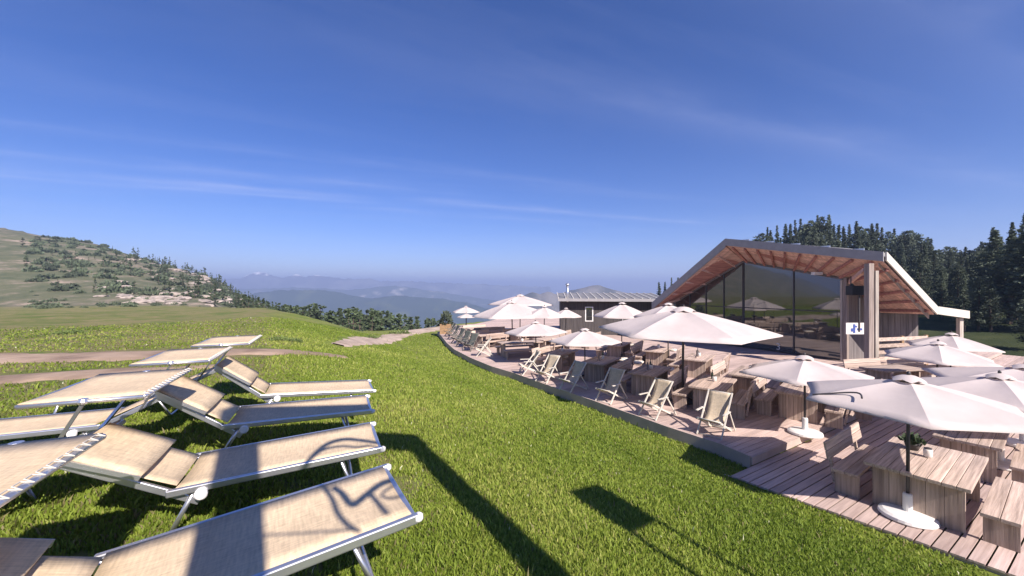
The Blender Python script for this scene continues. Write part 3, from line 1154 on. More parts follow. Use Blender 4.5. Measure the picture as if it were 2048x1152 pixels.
    while x < x1:
        top = RW.z - 0.05 if x < P2.x + 0.9 else max(2.25, RW.z - 0.05 - (x - P2.x - .9) * 0.75)
        wz.box(loc((x + 0.075, yw + 0.01 * (k % 2), top / 2)), (0.145, 0.06, top))
        x += 0.15
        k += 1
    wz.build("board_wall", M['slat_wood'], hut)
    MB().box(loc((x0 + 0.7, yw - 0.06, 1.15)), (1.1, 0.05, 2.1)).build("window_pane", M['glass'], hut)
    MB().box(loc((P4.x - 0.2, P4.y + .15, P4.z / 2 - .15)), (0.16, 0.16, P4.z - 0.3)).build("column", M['post_wood'], hut)
    # corner column: a dark and a pale timber side by side
    c = P(1739, 747, 0)
    ztop = PY(1745, 527, c.y).z
    MB().box(loc((c.x - 0.02, c.y, ztop / 2)), (0.20, 0.24, ztop)).build("column", M['hut_wood'], hut)
    MB().box(loc((c.x + 0.18, c.y - 0.03, ztop / 2 - .15)), (0.13, 0.24, ztop - .3)).build("column", M['post_wood'], hut)
    MB().beam(loc((c.x - 0.05, c.y + .16, ztop - 0.25)), loc(RW + Vector((0.15, -.05, -0.22))), 0.12, 0.16).build("brace", M['larch'], hut)
    # number on the glass
    tcu = bpy.data.curves.new("number_on_glass", 'FONT')
    tcu.body = "3"
    tcu.size = 0.52
    tcu.extrude = 0.002
    tcu.materials.append(M['ceramic'])
    tmp = bpy.data.objects.new("tmp_text", tcu)
    COL.objects.link(tmp)
    dg = bpy.context.evaluated_depsgraph_get()
    tme = bpy.data.meshes.new_from_object(tmp.evaluated_get(dg))
    bpy.data.objects.remove(tmp)
    to = bpy.data.objects.new("number_on_glass", tme)
    COL.objects.link(to)
    to.parent = hut
    t = (1552 - 1024) / FPX
    s = (t * C.y - C.x) / (dr_.x - t * dr_.y)
    wp = flat(C) + dr_ * s
    to.location = loc(Vector((wp.x, wp.y, CAM_Z - (699 - 576) / FPX * wp.y)) + nr_ * 0.014)
    to.rotation_euler = (R(90), 0, math.atan2(dr_.y, dr_.x))
    # white notice with a blue emblem behind the column
    nc = PY(1710, 657, 17.5)
    nbo = MB().box(loc(nc), (0.80, 0.03, 0.50)).build("notice_board", M['ceramic'], hut)
    em = MB()
    em.box(loc(nc + Vector((-0.05, -0.02, 0.0))), (0.09, 0.012, 0.38))
    em.box(loc(nc + Vector((-0.145, -0.0205, -0.06))), (0.10, 0.012, 0.14))
    em.box(loc(nc + Vector((0.03, -0.021, 0.09))), (0.08, 0.012, 0.07))
    em.box(loc(nc + Vector((0.19, -0.02, -0.03))), (0.22, 0.012, 0.09))
    em.build("emblem", M['blue'], nbo)
    h = empty("patio_heater", (PY(1716, 581, 16.9)))
    tag(h, "black box heater hanging under the wooden roof corner", "heater")
    MB().box((0, 0, 0), (0.78, 0.35, 0.40)).build("housing", M['black'], h, bevel=0.02)
    for dx in (-0.3, 0.3):
        MB().beam((dx, 0, 0.19), (dx, 0, 0.60), 0.03, 0.03).build("bracket", M['dark_metal'], h)
    MB().beam((0.05, 0, -0.2), (0.05, 0, -1.75), 0.05, 0.05).build("stem", M['dark_metal'], h)


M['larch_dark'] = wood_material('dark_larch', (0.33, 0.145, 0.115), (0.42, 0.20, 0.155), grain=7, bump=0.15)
M['frame_dark'] = material('dark_window_frame', (0.06, 0.056, 0.058), rough=0.5, var=0.15)
build_hut()


M['annex_wood_shaded'] = wood_material('shaded_annex_boards', (0.055, 0.048, 0.046), (0.085, 0.075, 0.072), grain=12, axis=2)  # wall boards: shade on the annex front is put into this darker colour
M['annex_roof'] = material('annex_roof_sheet', (0.20, 0.195, 0.19), rough=0.55, var=0.2, scale=1.5)


def build_annex():
    """low wing left of the gable with a sheet-metal roof and a flue pipe"""
    A = PY(1332, 598, 28.8)
    B = PY(1116, 597, 29.5)
    an = empty("low_annex", (A.x, A.y, 0))
    tag(an, "low annex with a pale ribbed metal roof and flue pipe", "building")
    O = Vector((A.x, A.y, 0))
    d = Vector((B.x - A.x, B.y - A.y, 0))
    L = d.length
    d.normalize()
    n = Vector((d.y, -d.x, 0))
    if n.y < 0:
        n = -n
    za, zb_ = A.z, B.z

    def p(s, q, z):
        v = d * s + n * q
        return Vector((v.x, v.y, z))
    rise = 0.36
    mb = MB()
    mb.slab([p(-.2, 0, za), p(L, 0, zb_), p(L, 4.5, zb_ + rise), p(-.2, 4.5, za + rise)], (0, 0, -0.08))
    roof = mb.build("roof", M['annex_roof'], an)
    mb = MB()
    k = 0.0
    while k < L:
        z = za + (zb_ - za) * k / L
        mb.beam(p(k, -0.01, z + 0.025), p(k, 4.5, z + rise + 0.025), 0.06, 0.05)
        k += 0.55
    mb.build("roof_ribs", M['sheet'], roof)
    mb = MB()
    mb.slab([p(-.2, -0.03, za - 0.0), p(L, -0.03, zb_), p(L, -0.03, zb_ - 0.20), p(-.2, -0.03, za - 0.20)], n * -0.05)
    mb.build("fascia", M['fascia'], roof)
    mb = MB()
    mb.slab([p(-.1, 0.6, za - .01), p(L - .2, 0.6, zb_ - .01), p(L - .2, 0.6, -0.2), p(-.1, 0.6, -0.2)], n * 3.0)
    mb.build("wall", M['annex_wood_shaded'], an)
    s = L * 0.70
    for s, w in ((L * 0.66, 0.6), (L * 0.30, 0.7)):
        mb = MB()
        mb.slab([p(s, 0.57, 1.0), p(s + w, 0.57, 1.0), p(s + w, 0.57, 2.1), p(s, 0.57, 2.1)], n * 0.02)
        f = mb.build("window", M['white_paint'], an)
        mb = MB()
        mb.slab([p(s + .08, 0.555, 1.08), p(s + w - .08, 0.555, 1.08), p(s + w - .08, 0.555, 2.02), p(s + .08, 0.555, 2.02)], n * 0.01)
        mb.build("pane", M['glass'], f)
    c = PY(1135, 585, 30.0)
    mb = MB()
    ztop = PY(1135, 571, 30.0).z
    mb.tube([Vector((c.x, c.y, c.z - 0.7)) - O, Vector((c.x, c.y, ztop)) - O], 0.10, 12)
    mb.lathe([(0.07, 0), (0.17, 0.035), (0.155, 0.10), (0.02, 0.21)], 12, (c.x - O.x, c.y - O.y, ztop))
    mb.build("flue_pipe", M['alu'], roof, smooth=True)


build_annex()


# ------------------------------------------------------------------ umbrellas
def make_umbrella(Rr, tip, drop, base='white', flap=0.0):
    """local origin on the floor under the pole; rib 0 along +X"""
    t = empty("garden_umbrella")
    pole = MB().tube([(0, 0, 0.05), (0, 0, tip - 0.05)], 0.024 if Rr < 2 else 0.035, 10).build("pole", M['dark_metal'], t, smooth=True)
    zr = tip - drop
    K = 6
    rows = []
    nr, na = 7, 6
    mb = MB()
    for i in range(nr + 1):
        f = 0.10 + 0.90 * i / nr
        row = []
        for k in range(K):
            for j in range(na):
                a0, a1 = 2 * math.pi * k / K, 2 * math.pi * (k + 1) / K
                w = j / na
                ax, ay = math.cos(a0) * (1 - w) + math.cos(a1) * w, math.sin(a0) * (1 - w) + math.sin(a1) * w
                sag = 4 * w * (1 - w)
                pull = 1 - 0.045 * sag * f * f
                z = tip - 0.03 - drop * (0.78 * f + 0.22 * f * f) * 1.0 - 0.026 * Rr * sag * math.sin(math.pi * min(1, f * 0.9))
                row.append((ax * Rr * f * pull, ay * Rr * f * pull, z))
        rows.append(row)
    last = [(x * 1.002, y * 1.002, z - 0.035) for x, y, z in rows[-1]]
    rows.append(last)
    mb.grid(rows, close=True)
    can = mb.build("canopy", M['canopy'], t, smooth=True)
    mcount = K * na
    for e in can.data.edges:
        v0, v1 = e.vertices
        if v0 % na == 0 and v1 % na == 0 and v0 % mcount == v1 % mcount and v0 < mcount * (nr + 1) and v1 < mcount * (nr + 1):
            e.use_edge_sharp = True
    cp = MB()
    rows = []
    for i in range(4):
        f = i / 3
        row = []
        for k in range(24):
            a = 2 * math.pi * k / 24
            rr = 0.02 + (0.135 * Rr + 0.015 * math.cos(6 * a) * Rr - 0.02) * f
            row.append((rr * math.cos(a), rr * math.sin(a), tip + 0.045 - 0.115 * Rr * f * f * (0.45 + 0.10 * math.cos(6 * a))))
        rows.append(row)
    cp.grid(rows, close=True)
    cap = cp.build("vent_cap", M['canopy'], can, smooth=True)
    MB().lathe([(0.012, 0), (0.03, 0.02), (0.022, 0.06), (0.0, 0.075)], 10, (0, 0, tip + 0.035)).build("finial", M['dark_metal'], t, smooth=True)
    zrun = tip - 0.60 * drop - 0.28
    MB().lathe([(0.045, 0), (0.05, 0.03), (0.045, 0.09)], 12, (0, 0, zrun)).build("runner", M['dark_metal'], t, smooth=True)
    for k in range(K):
        a = 2 * math.pi * k / K
        c, s = math.cos(a), math.sin(a)
        rb = MB()
        rb.tube([(0.03 * c, 0.03 * s, tip - 0.06), (Rr * .5 * c, Rr * .5 * s, tip - 0.06 - drop * 0.47), (Rr * 0.985 * c, Rr * 0.985 * s, zr - 0.055)], 0.011, 6)
        rib = rb.build("rib", M['dark_metal'], t)
        MB().tube([(0.04 * c, 0.04 * s, zrun + 0.06), (Rr * 0.5 * c, Rr * 0.5 * s, tip - 0.075 - drop * 0.47)], 0.008, 5).build("strut", M['dark_metal'], rib)
    if base == 'white':
        b = MB()
        b.lathe([(0.34, 0), (0.36, 0.02), (0.35, 0.06), (0.30, 0.085), (0.08, 0.11)], 28)
        bo = b.build("base", M['white_paint'], t, smooth=False)
        MB().lathe([(0.062, 0.10), (0.062, 0.36), (0.055, 0.385), (0.03, 0.39)], 16).build("sleeve", M['white_paint'], bo)
    else:
        b = MB()
        b.box((0, 0, 0.035), (0.62, 0.62, 0.07))
        bo = b.build("base", M['dark_metal'], t)
        MB().lathe([(0.05, 0.07), (0.05, 0.32), (0.03, 0.33)], 12).build("sleeve", M['dark_metal'], bo)
    return t


UMB = [
    # tip pixel, distance, radius, drop, orientation (0 rib toward camera, 30 panel toward camera), base, label
    ((1815, 752), 6.4, 1.52, 0.36, 8, 'white', "nearest off white umbrella, on lower platform, with white disc base"),
    ((1610, 712), 9.6, 1.44, 0.38, -6, 'white', "off white umbrella with white disc base behind the nearest umbrella"),
    ((2000, 748), 8.3, 1.60, 0.36, 12, 'white', "off white umbrella half hidden right behind the nearest umbrella"),
    ((2046, 729), 9.3, 1.75, 0.36, 20, 'white', "off white umbrella cut by right picture edge, rearmost of three overlapping"),
    ((1872, 683), 12.0, 1.35, 0.42, 4, 'dark', "off white umbrella in front of the grey board wall, nearer of two"),
    ((1900, 666), 14.6, 1.32, 0.42, 8, 'dark', "off white umbrella in front of the grey board wall, farther of two"),
    ((1365, 614), 12.3, 2.58, 0.66, 30, 'dark', "very large off white umbrella in front of the glass facade"),
    ((1243, 605), 19.3, 1.40, 0.62, 24, 'dark', "off white umbrella under the low annex roof, beside largest umbrella"),
    ((1336, 606), 17.6, 1.45, 0.55, 30, 'dark', "off white umbrella almost hidden behind the largest umbrella"),
    ((1170, 657), 16.2, 1.46, 0.46, 32, 'dark', "small off white umbrella whose right side lies in shade"),
    ((1073, 643), 18.5, 1.48, 0.44, 27, 'dark', "small off white umbrella over the long picnic table"),
    ((1025, 602), 25.0, 2.50, 0.86, 30, 'dark', "large off white umbrella, front one of the far pair"),
    ((1040, 589), 30.5, 2.50, 0.72, 25, 'dark', "large off white umbrella, rear one of the far pair"),
    ((1088, 612), 24.0, 1.30, 0.55, 15, 'dark', "off white umbrella just right of the large far pair"),
    ((1131, 616), 24.5, 0.95, 0.45, 30, 'dark', "small far off white umbrella in front of annex window"),
    ((932, 612), 36.0, 1.30, 0.48, 10, 'dark', "farthest off white umbrella at the far terrace end"),
    ((933, 626), 33.0, 0.80, 0.28, 20, 'dark', "low small umbrella right under the farthest umbrella"),
]
UPOS = []
for (px, py), Y, Rr, drop, ori, base, lab in UMB:
    tipp = PY(px, py, Y)
    fl = LOWZ if to_uv(tipp)[1] < 0 else 0.0
    u = make_umbrella(Rr, tipp.z - fl - 0.03, drop, base)
    u.location = (tipp.x, tipp.y, fl)
    u.rotation_euler = (R(random.uniform(-1.3, 1.3)), R(random.uniform(-1.3, 1.3)), math.atan2(-tipp.y, -tipp.x) + R(ori))
    tag(u, lab, "umbrella", "off white umbrellas on the terrace")
    UPOS.append(u)
# loose tie strap lying on the nearest canopy
un = UPOS[0]
mb = MB()
ang = R(120)
pts = []
for t in np.linspace(0, 1, 14):
    rr = 1.52 * (0.92 - 0.30 * math.sin(t * math.pi * 0.75))
    a = math.atan2(math.sin(R(-62)), math.cos(R(-62))) + R(26) * t
    f = rr / 1.52
    pts.append((rr * math.cos(a), rr * math.sin(a), un.children[0].dimensions.z * 0 + (PY(1815, 752, 6.4).z - LOWZ - .03) - 0.02 - 0.36 * (0.78 * f + 0.22 * f * f) + 0.0))
mb.tube(pts, 0.013, 6)
mb.build("tie_strap", M['dark_metal'], un)


# ------------------------------------------------------------------ tables and benches
def make_table(Lx, Wy, h=0.74, name="wooden_table"):
    t = empty(name)
    mb = MB()
    n = max(4, int(round(Wy / 0.15)))
    w = Wy / n
    for i in range(n):
        mb.box((0, -Wy / 2 + w * (i + .5), h - 0.03), (Lx, w - 0.006, 0.055))
    mb.build("tabletop", M['table_wood'], t, bevel=0.006)
    for s in (-1, 1):
        mb = MB()
        k = 5
        ww = (Wy - 0.16) / k
        for i in range(k):
            mb.box((s * (Lx / 2 - 0.22), -Wy / 2 + 0.08 + ww * (i + .5), (h - 0.062) / 2), (0.06, ww - 0.006, h - 0.062))
        mb.build("leg_panel", M['leg_wood'], t)
    MB().beam((-Lx / 2 + 0.25, 0, 0.28), (Lx / 2 - 0.25, 0, 0.28), 0.05, 0.14).build("stretcher", M['table_wood'], t)
    return t


def make_bench(Lx, back=True, h=0.45):
    """seat along X, backrest on the +Y side"""
    t = empty("wooden_bench")
    mb = MB()
    for i in range(2):
        mb.box((0, -0.095 + 0.19 * i, h - 0.028), (Lx, 0.183, 0.055))
    mb.build("seat", M['table_wood'], t, bevel=0.006)
    for s in (-1, 1):
        mb = MB()
        mb.box((s * (Lx / 2 - 0.16), 0, (h - 0.058) / 2), (0.06, 0.34, h - 0.058))
        mb.build("leg_panel", M['leg_wood'], t)
    if back:
        mb = MB()
        rot = Matrix.Rotation(R(-10), 3, 'X')
        for i in range(2):
            mb.box((0, 0.245 + 0.03 * i, h + 0.20 + 0.155 * i), (Lx, 0.035, 0.148), rot)
        b = mb.build("backrest", M['table_wood'], t, bevel=0.005)
        for s in (-1, 1):
            MB().beam((s * (Lx / 2 - 0.25), 0.20, 0.1), (s * (Lx / 2 - 0.25), 0.315, h + 0.40), 0.05, 0.045).build("back_post", M['table_wood'], t)
    return t


TABLES = [
    # pixel of the top's centre, yaw (deg), length, width, short name, benches (lawn side / hut side), with backrests
    ((1853, 918), 37, 1.95, 1.22, "the table under the nearest umbrella", (1, 1), (1, 0)),
    ((1945, 862), 37, 1.9, 0.9, "the table behind the nearest table", (0, 1), (0, 0)),
    ((1603, 776), 46, 1.75, 1.0, "the table behind the second white base", (1, 1), (1, 1)),
    ((1427, 764), 52, 1.8, 0.95, "the sunlit table beside the largest umbrella pole", (1, 1), (1, 1)),
    ((1300, 739), 54, 1.8, 0.95, "the dark table behind the fourth deck chair", (1, 1), (1, 1)),
    ((1203, 719), 55, 1.8, 0.95, "the dark table behind the third deck chair", (1, 1), (0, 1)),
    ((1122, 703), 57, 1.7, 0.9, "the half sunlit table under small shaded umbrella", (1, 0), (1, 1)),
    ((1397, 713), 54, 1.8, 0.95, "the shaded table under the largest umbrella", (1, 1), (0, 1)),
    ((1316, 697), 56, 1.8, 0.9, "the table with a bright edge near the glass", (1, 1), (1, 1)),
    ((1238, 686), 57, 1.8, 0.9, "the rear table below the annex", (1, 1), (1, 1)),
    ((1500, 742), 50, 1.9, 0.9, "the shaded table close to the glass facade", (1, 1), (1, 1)),
    ((1040, 683), 20, 2.3, 0.8, "the long picnic table", (1, 1), (0, 0)),
    ((1098, 676), 40, 1.7, 0.9, "the table behind the long picnic table", (1, 1), (0, 1)),
    ((1160, 668), 55, 1.7, 0.9, "the far table below the annex window", (1, 1), (1, 1)),
    ((1045, 664), 40, 1.8, 0.9, "the far table under the front large umbrella", (1, 1), (1, 1)),
    ((1000, 661), 30, 1.8, 0.9, "the far sunlit table left of the large pair", (1, 1), (1, 0)),
    ((975, 668), 40, 1.8, 0.9, "the far dark table by the deck chairs", (1, 1), (1, 1)),
    ((960, 656), 30, 1.8, 0.9, "the farthest table at the terrace end", (1, 1), (1, 1)),
    ((1665, 765), 45, 1.8, 0.95, "the table behind the second umbrella", (1, 1), (1, 1)),
    ((1872, 735), 10, 1.8, 0.9, "the table near the grey board wall", (1, 1), (1, 1)),
    ((1785, 735), 15, 1.8, 0.9, "the table right of the roof column", (1, 1), (1, 0)),
    ((1960, 772), 25, 1.8, 0.95, "the table at the far right platform edge", (1, 1), (1, 1)),
]
tbl_proto, bench_proto = {}, {}
DIRPOS = {}
for (px, py), yaw, Lx, Wy, desc, ben, bk in TABLES:
    c = P(px, py, 0.72)
    fl = LOWZ if to_uv(c)[1] < -0.2 else 0.0
    c = P(px, py, 0.74 + fl)
    key = (Lx, Wy)
    if key not in tbl_proto:
        t = make_table(Lx, Wy)
        index_kids(t)
        tbl_proto[key] = t
    else:
        t = copy_tree(tbl_proto[key])
    a = R(yaw + random.uniform(-2, 2))
    t.location = (c.x, c.y, fl)
    t.rotation_euler = (0, 0, a)
    extra = {0: "sunlit plank table with a dark plant pot", 3: None}.get(TABLES.index(((px, py), yaw, Lx, Wy, desc, ben, bk)))
    tag(t, "wooden plank table, " + desc, "table", "wooden tables on the terrace")
    DIRPOS[desc] = (c, a, fl, Lx, Wy)
    ny = Vector((-math.sin(a), math.cos(a)))
    for side, (has, b) in zip((1, -1), zip(ben, bk)):
        if not has:
            continue
        kb = (Lx, bool(b))
        if kb not in bench_proto:
            bo = make_bench(Lx - 0.05, bool(b))
            index_kids(bo)
            bench_proto[kb] = bo
        else:
            bo = copy_tree(bench_proto[kb])
        off = Wy / 2 + 0.26
        bo.location = (c.x + ny.x * off * side, c.y + ny.y * off * side, fl)
        bo.rotation_euler = (0, 0, a + (0 if side > 0 else math.pi))
        short = desc.replace("the ", "", 1)
        tag(bo, "wooden bench on the %s side of %s" % ("far" if side > 0 else "near", short), "bench", "wooden benches on the terrace")

# ------------------------------------------------------------------ small things on tables
jar = empty("tealight_jar")
MB().lathe([(0.03, 0), (0.045, 0.02), (0.048, 0.10), (0.040, 0.115)], 14).build("jar", M['ceramic'], jar, smooth=True)
MB().lathe([(0.040, 0.115), (0.042, 0.125), (0.015, 0.135)], 14).build("lid", M['dark_metal'], jar)
index_kids(jar)
first = True
for desc in ("the dark table behind the fourth deck chair", "the dark table behind the third deck chair", "the shaded table under the largest umbrella",
             "the half sunlit table under small shaded umbrella", "the sunlit table beside the largest umbrella pole", "the table with a bright edge near the glass",
             "the table behind the second white base", "the long picnic table", "the table under the nearest umbrella", "the shaded table close to the glass facade"):
    c, a, fl, Lx, Wy = DIRPOS[desc]
    j = jar if first else copy_tree(jar)
    first = False
    s = 1.3
    j.location = (c.x + math.cos(a) * 0.12, c.y + math.sin(a) * 0.12, 0.7375 + fl)
    j.scale = (s, s, s)
    tag(j, "small white jar standing on " + desc, "jar", "white jars on the tables")
bot = None
for k, desc in enumerate(("the dark table behind the fourth deck chair", "the dark table behind the third deck chair", "the shaded table under the largest umbrella")):
    c, a, fl, Lx, Wy = DIRPOS[desc]
    if bot is None:
        bot = empty("menu_holder")
        MB().box((0, 0, 0.02), (0.14, 0.10, 0.04)).build("foot", M['table_wood'], bot)
        MB().box((0, 0, 0.16), (0.12, 0.02, 0.24)).build("card", M['slat_wood'], bot)
        index_kids(bot)
        m_ = bot
    else:
        m_ = copy_tree(bot)
    m_.location = (c.x - math.cos(a) * 0.25, c.y - math.sin(a) * 0.25, 0.7375 + fl)
    m_.rotation_euler = (0, 0, a + 0.6)
    tag(m_, "dark menu holder standing on " + desc, "menu holder", "menu holders on the tables")

glass_ = None
for k, desc in enumerate(("the table behind the second white base", "the sunlit table beside the largest umbrella pole", "the dark table behind the fourth deck chair",
                          "the dark table behind the third deck chair", "the half sunlit table under small shaded umbrella", "the shaded table under the largest umbrella")):
    c, a, fl, Lx, Wy = DIRPOS[desc]
    if glass_ is None:
        glass_ = empty("glass_bottle")
        MB().lathe([(0.030, 0), (0.034, 0.02), (0.034, 0.16), (0.013, 0.22), (0.013, 0.27)], 12).build("bottle_body", M['bottle'], glass_, smooth=True)
        MB().lathe([(0.015, 0.262), (0.015, 0.285), (0.004, 0.288)], 10).build("cap", M['dark_metal'], glass_)
        index_kids(glass_)
        o = glass_
    else:
        o = copy_tree(glass_)
    o.location = (c.x + math.cos(a) * 0.42 - math.sin(a) * 0.12, c.y + math.sin(a) * 0.42 + math.cos(a) * 0.12, 0.7375 + fl)
    tag(o, "slim dark bottle standing on " + desc, "bottle", "bottles on the tables")

# plant pot on the near table
c, a, fl, Lx, Wy = DIRPOS["the table under the nearest umbrella"]
pp = empty("plant_pot", (c.x + 0.18, c.y + 0.42, 0.7375 + fl))
tag(pp, "small potted plant with dark leaves on the nearest table", "plant pot")
MB().lathe([(0.08, 0), (0.11, 0.10), (0.115, 0.12), (0.09, 0.12)], 16).build("pot", M['dark_metal'], pp, smooth=True)


def leaf_cloud(n, fn, size, name, mat, parent, upright=0.4):
    """n small leaf faces; fn() gives a point, outward direction and size factor"""
    V, F = [], []
    for i in range(n):
        p, d, s = fn()
        d = Vector(d) + Vector((random.gauss(0, .5), random.gauss(0, .5), random.gauss(0, .5) + upright))
        if d.length < 1e-4:
            d = Vector((0, 0, 1))
        d.normalize()
        w = d.cross(Vector((random.gauss(0, 1), random.gauss(0, 1), random.gauss(0, 1)))).normalized()
        s *= size * random.uniform(0.6, 1.3)
        p = Vector(p)
        b = len(V)
        V += [p - d * s * .5, p + w * s * .32, p + d * s * .6, p - w * s * .32]
        F.append((b, b + 1, b + 2, b + 3))
    me = bpy.data.meshes.new(name)
    me.from_pydata([tuple(v) for v in V], [], F)
    me.materials.append(mat)
    o = bpy.data.objects.new(name, me)
    COL.objects.link(o)
    o.parent = parent
    return o


def fn_pot():
    d = Vector((random.gauss(0, 1), random.gauss(0, 1), abs(random.gauss(0, 1)))).normalized()
    return d * random.uniform(0.04, 0.17) + Vector((0, 0, 0.13)), d, 1


leaf_cloud(120, fn_pot, 0.09, "leaves", M['plant'], pp)

# cushions / folded blankets lying on benches
cush = 0
for (px, py, zz, lab, sx, sy) in ((1246, 722, 0.45, "folded cream blanket on the backrest bench between dark tables", 0.55, 0.3),
                                  (1276, 728, 0.45, "cream cushion on the bench left of a dark table", 0.5, 0.36),
                                  (1336, 742, 0.45, "cream cushion on the bench right of a dark table", 0.5, 0.36),
                                  (1346, 703, 0.45, "cream cushion standing near the table by the glass", 0.4, 0.3),
                                  (1268, 693, 0.45, "pair of cream cushions on the rear bench", 0.6, 0.35),
                                  (1128, 716, 0.45, "small cream cushion under the half sunlit table", 0.35, 0.3)):
    q = P(px, py, zz)
    mb = MB()
    rows = []
    for i in range(9):
        row = []
        for k in range(20):
            th = 2 * math.pi * k / 20
            ph = -math.pi / 2 + math.pi * i / 8
            f = lambda c_: math.copysign(abs(c_) ** 0.45, c_)
            row.append((sx / 2 * f(math.cos(th)) * max(0.02, math.cos(ph)) ** 0.45, sy / 2 * f(math.sin(th)) * max(0.02, math.cos(ph)) ** 0.45, 0.07 + 0.065 * math.sin(ph)))
        rows.append(row)
    mb.grid(rows, close=True)
    o = mb.build("cushion", M['cushion'], None, smooth=True)
    o.location = (q.x, q.y, 0.452)
    o.rotation_euler = (0, 0, R(50))
    tag(o, lab, "cushion", "cream cushions on the benches")


# ------------------------------------------------------------------ deck chairs
def make_deckchair():
    """faces -Y; origin on the floor"""
    t = empty("deck_chair")
    W = 0.29
    for s in (-1, 1):
        MB().beam((s * W, -0.42, 0.0), (s * W, 0.40, 1.02), 0.028, 0.045, up=(0, 1, 0)).build("back_rail", M['grey_paint'], t)
        MB().beam((s * (W - 0.04), 0.46, 0.0), (s * (W - 0.04), -0.46, 0.44), 0.028, 0.045).build("seat_rail", M['grey_paint'], t)
        MB().beam((s * (W + 0.035), 0.50, 0.02), (s * (W + 0.035), 0.06, 0.60), 0.022, 0.035, up=(0, 1, 0)).build("prop_rail", M['grey_paint'], t)
        MB().beam((s * (W + 0.035), -0.36, 0.60), (s * (W + 0.035), 0.10, 0.60), 0.05, 0.022).build("armrest", M['grey_paint'], t)
    for yy, zz, rr in ((0.385, 1.0, 0.018), (-0.445, 0.435, 0.018), (0.44, 0.03, 0.014), (-0.40, 0.03, 0.014), (0.47, 0.06, 0.012)):
        MB().tube([(-W, yy, zz), (W, yy, zz)], rr, 8).build("cross_bar", M['grey_paint'], t, smooth=True)
    rows = []
    a, b, lo = Vector((0, 0.375, 1.015)), Vector((0, -0.455, 0.452)), Vector((0, -0.03, 0.27))
    for i in range(15):
        q = i / 14
        p = a * (1 - q) ** 3 + (Vector((0, 0.20, 0.62))) * 3 * (1 - q) ** 2 * q + Vector((0, 0.02, 0.08)) * 3 * (1 - q) * q * q + b * q ** 3
        wn = (W - 0.03) * (1 - 0.10 * math.sin(math.pi * q))
        rows.append([(x * wn, p.y, p.z - 0.015 * (1 - x * x) * math.sin(math.pi * q)) for x in (-1, -0.6, -0.2, 0.2, 0.6, 1)])
    mb = MB()
    mb.grid(rows)
    o = mb.build("sling", M['sling_fabric'], t, smooth=True)
    md = o.modifiers.new("thick", 'SOLIDIFY')
    md.thickness = 0.004
    return t


CHAIRS = [((1430, 862), 6, "empty beige deck chair nearest to the wooden step"),
          ((1312, 827), -4, "second beige deck chair from the wooden step"),
          ((1221, 797), 3, "third beige deck chair from the wooden step, half shaded"),
          ((1146, 776), -3, "fourth beige deck chair from the wooden step"),
          ((1096, 758), 5, "fifth beige deck chair from the step, mostly in shade"),
          ((1060, 744), -26, "sixth beige deck chair from the step, seen sideways"),
          ((968, 708), -34, "light deck chair seen sideways in the sun at terrace curve"),
          ((942, 697), 20, "shade-coloured deck chair just behind the light sideways one"),
          ((928, 690), 10, "shade-coloured deck chair at the terrace curve, fourth from the end"),
          ((917, 683), 0, "shade-coloured deck chair at the terrace curve, third from the end"),
          ((908, 675), -8, "shade-coloured deck chair at the terrace curve, second from the end"),
          ((901, 669), -12, "farthest shade-coloured deck chair at the end of the terrace")]
face = math.atan2(-UD.y, -UD.x)   # toward the lawn
dch = make_deckchair()
index_kids(dch)
shaded_dch = None
M['shaded_cloth'] = weave_material('shaded_cloth', (0.10, 0.11, 0.095), translucent=0.1)
M['shaded_frame'] = material('shaded_chair_frame', (0.16, 0.15, 0.13), rough=0.5, var=0.15, scale=9)
for i, ((px, py), dy, lab) in enumerate(CHAIRS):
    if i >= 7:                       # far pile: shade painted into darker cloth and frame colours
        if shaded_dch is None:
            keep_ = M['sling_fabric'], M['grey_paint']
            M['sling_fabric'], M['grey_paint'] = M['shaded_cloth'], M['shaded_frame']
            shaded_dch = make_deckchair()
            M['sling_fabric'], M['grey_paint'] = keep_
            index_kids(shaded_dch)
            o = shaded_dch
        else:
            o = copy_tree(shaded_dch)
    else:
        o = dch if i == 0 else copy_tree(dch)
    q = P(px, py + 4, 0)
    o.location = (q.x, q.y, 0.006)
    o.scale = (0.93, 0.93, 0.92)
    o.rotation_euler = (0, 0, face + math.pi / 2 + R(dy) + R(6))
    tag(o, lab, "deck chair", "deck chairs along the lawn edge")

# wooden planter with shrub at the far terrace end
q = P(892, 667, 0)
pl = empty("wooden_planter", (q.x, q.y, 0))
tag(pl, "square wooden planter with a dark shrub at the terrace end", "planter")
mb = MB()
for k in range(4):
    mb.box((0, 0, 0.1 + 0.19 * k), (0.8 + .01 * (k % 2), 0.8 + .01 * (k % 2), 0.185))
mb.build("box", M['terracotta'], pl)


def fn_shrub():
    d = Vector((random.gauss(0, 1), random.gauss(0, 1), abs(random.gauss(0, 1)))).normalized()
    return Vector((d.x * .5, d.y * .5, 0.75 + d.z * 1.0)) * random.uniform(0.75, 1.0), d, 1


leaf_cloud(350, fn_shrub, 0.2, "foliage", M['needles_dark'], pl)

# low wooden windbreak right of the roof column
a, b = P(1754, 742, 0), P(1852, 735, 0)
wbk = empty("wooden_windbreak", (a.x, a.y, 0))
tag(wbk, "low brown wooden windbreak with rails right of the roof column", "windbreak")
d = b - a
for k in range(3):
    MB().box((d.x * k / 2, d.y * k / 2, 0.72), (0.10, 0.10, 1.44)).build("post", M['terracotta'], wbk)
for k in range(5):
    MB().beam((0, -0.06, 0.25 + k * 0.27), (d.x, d.y - 0.06, 0.25 + k * 0.27), 0.02, 0.15).build("rail", M['table_wood'], wbk)


# ------------------------------------------------------------------ sun beds
BED = dict(W=0.68, L=1.36, B=0.66)


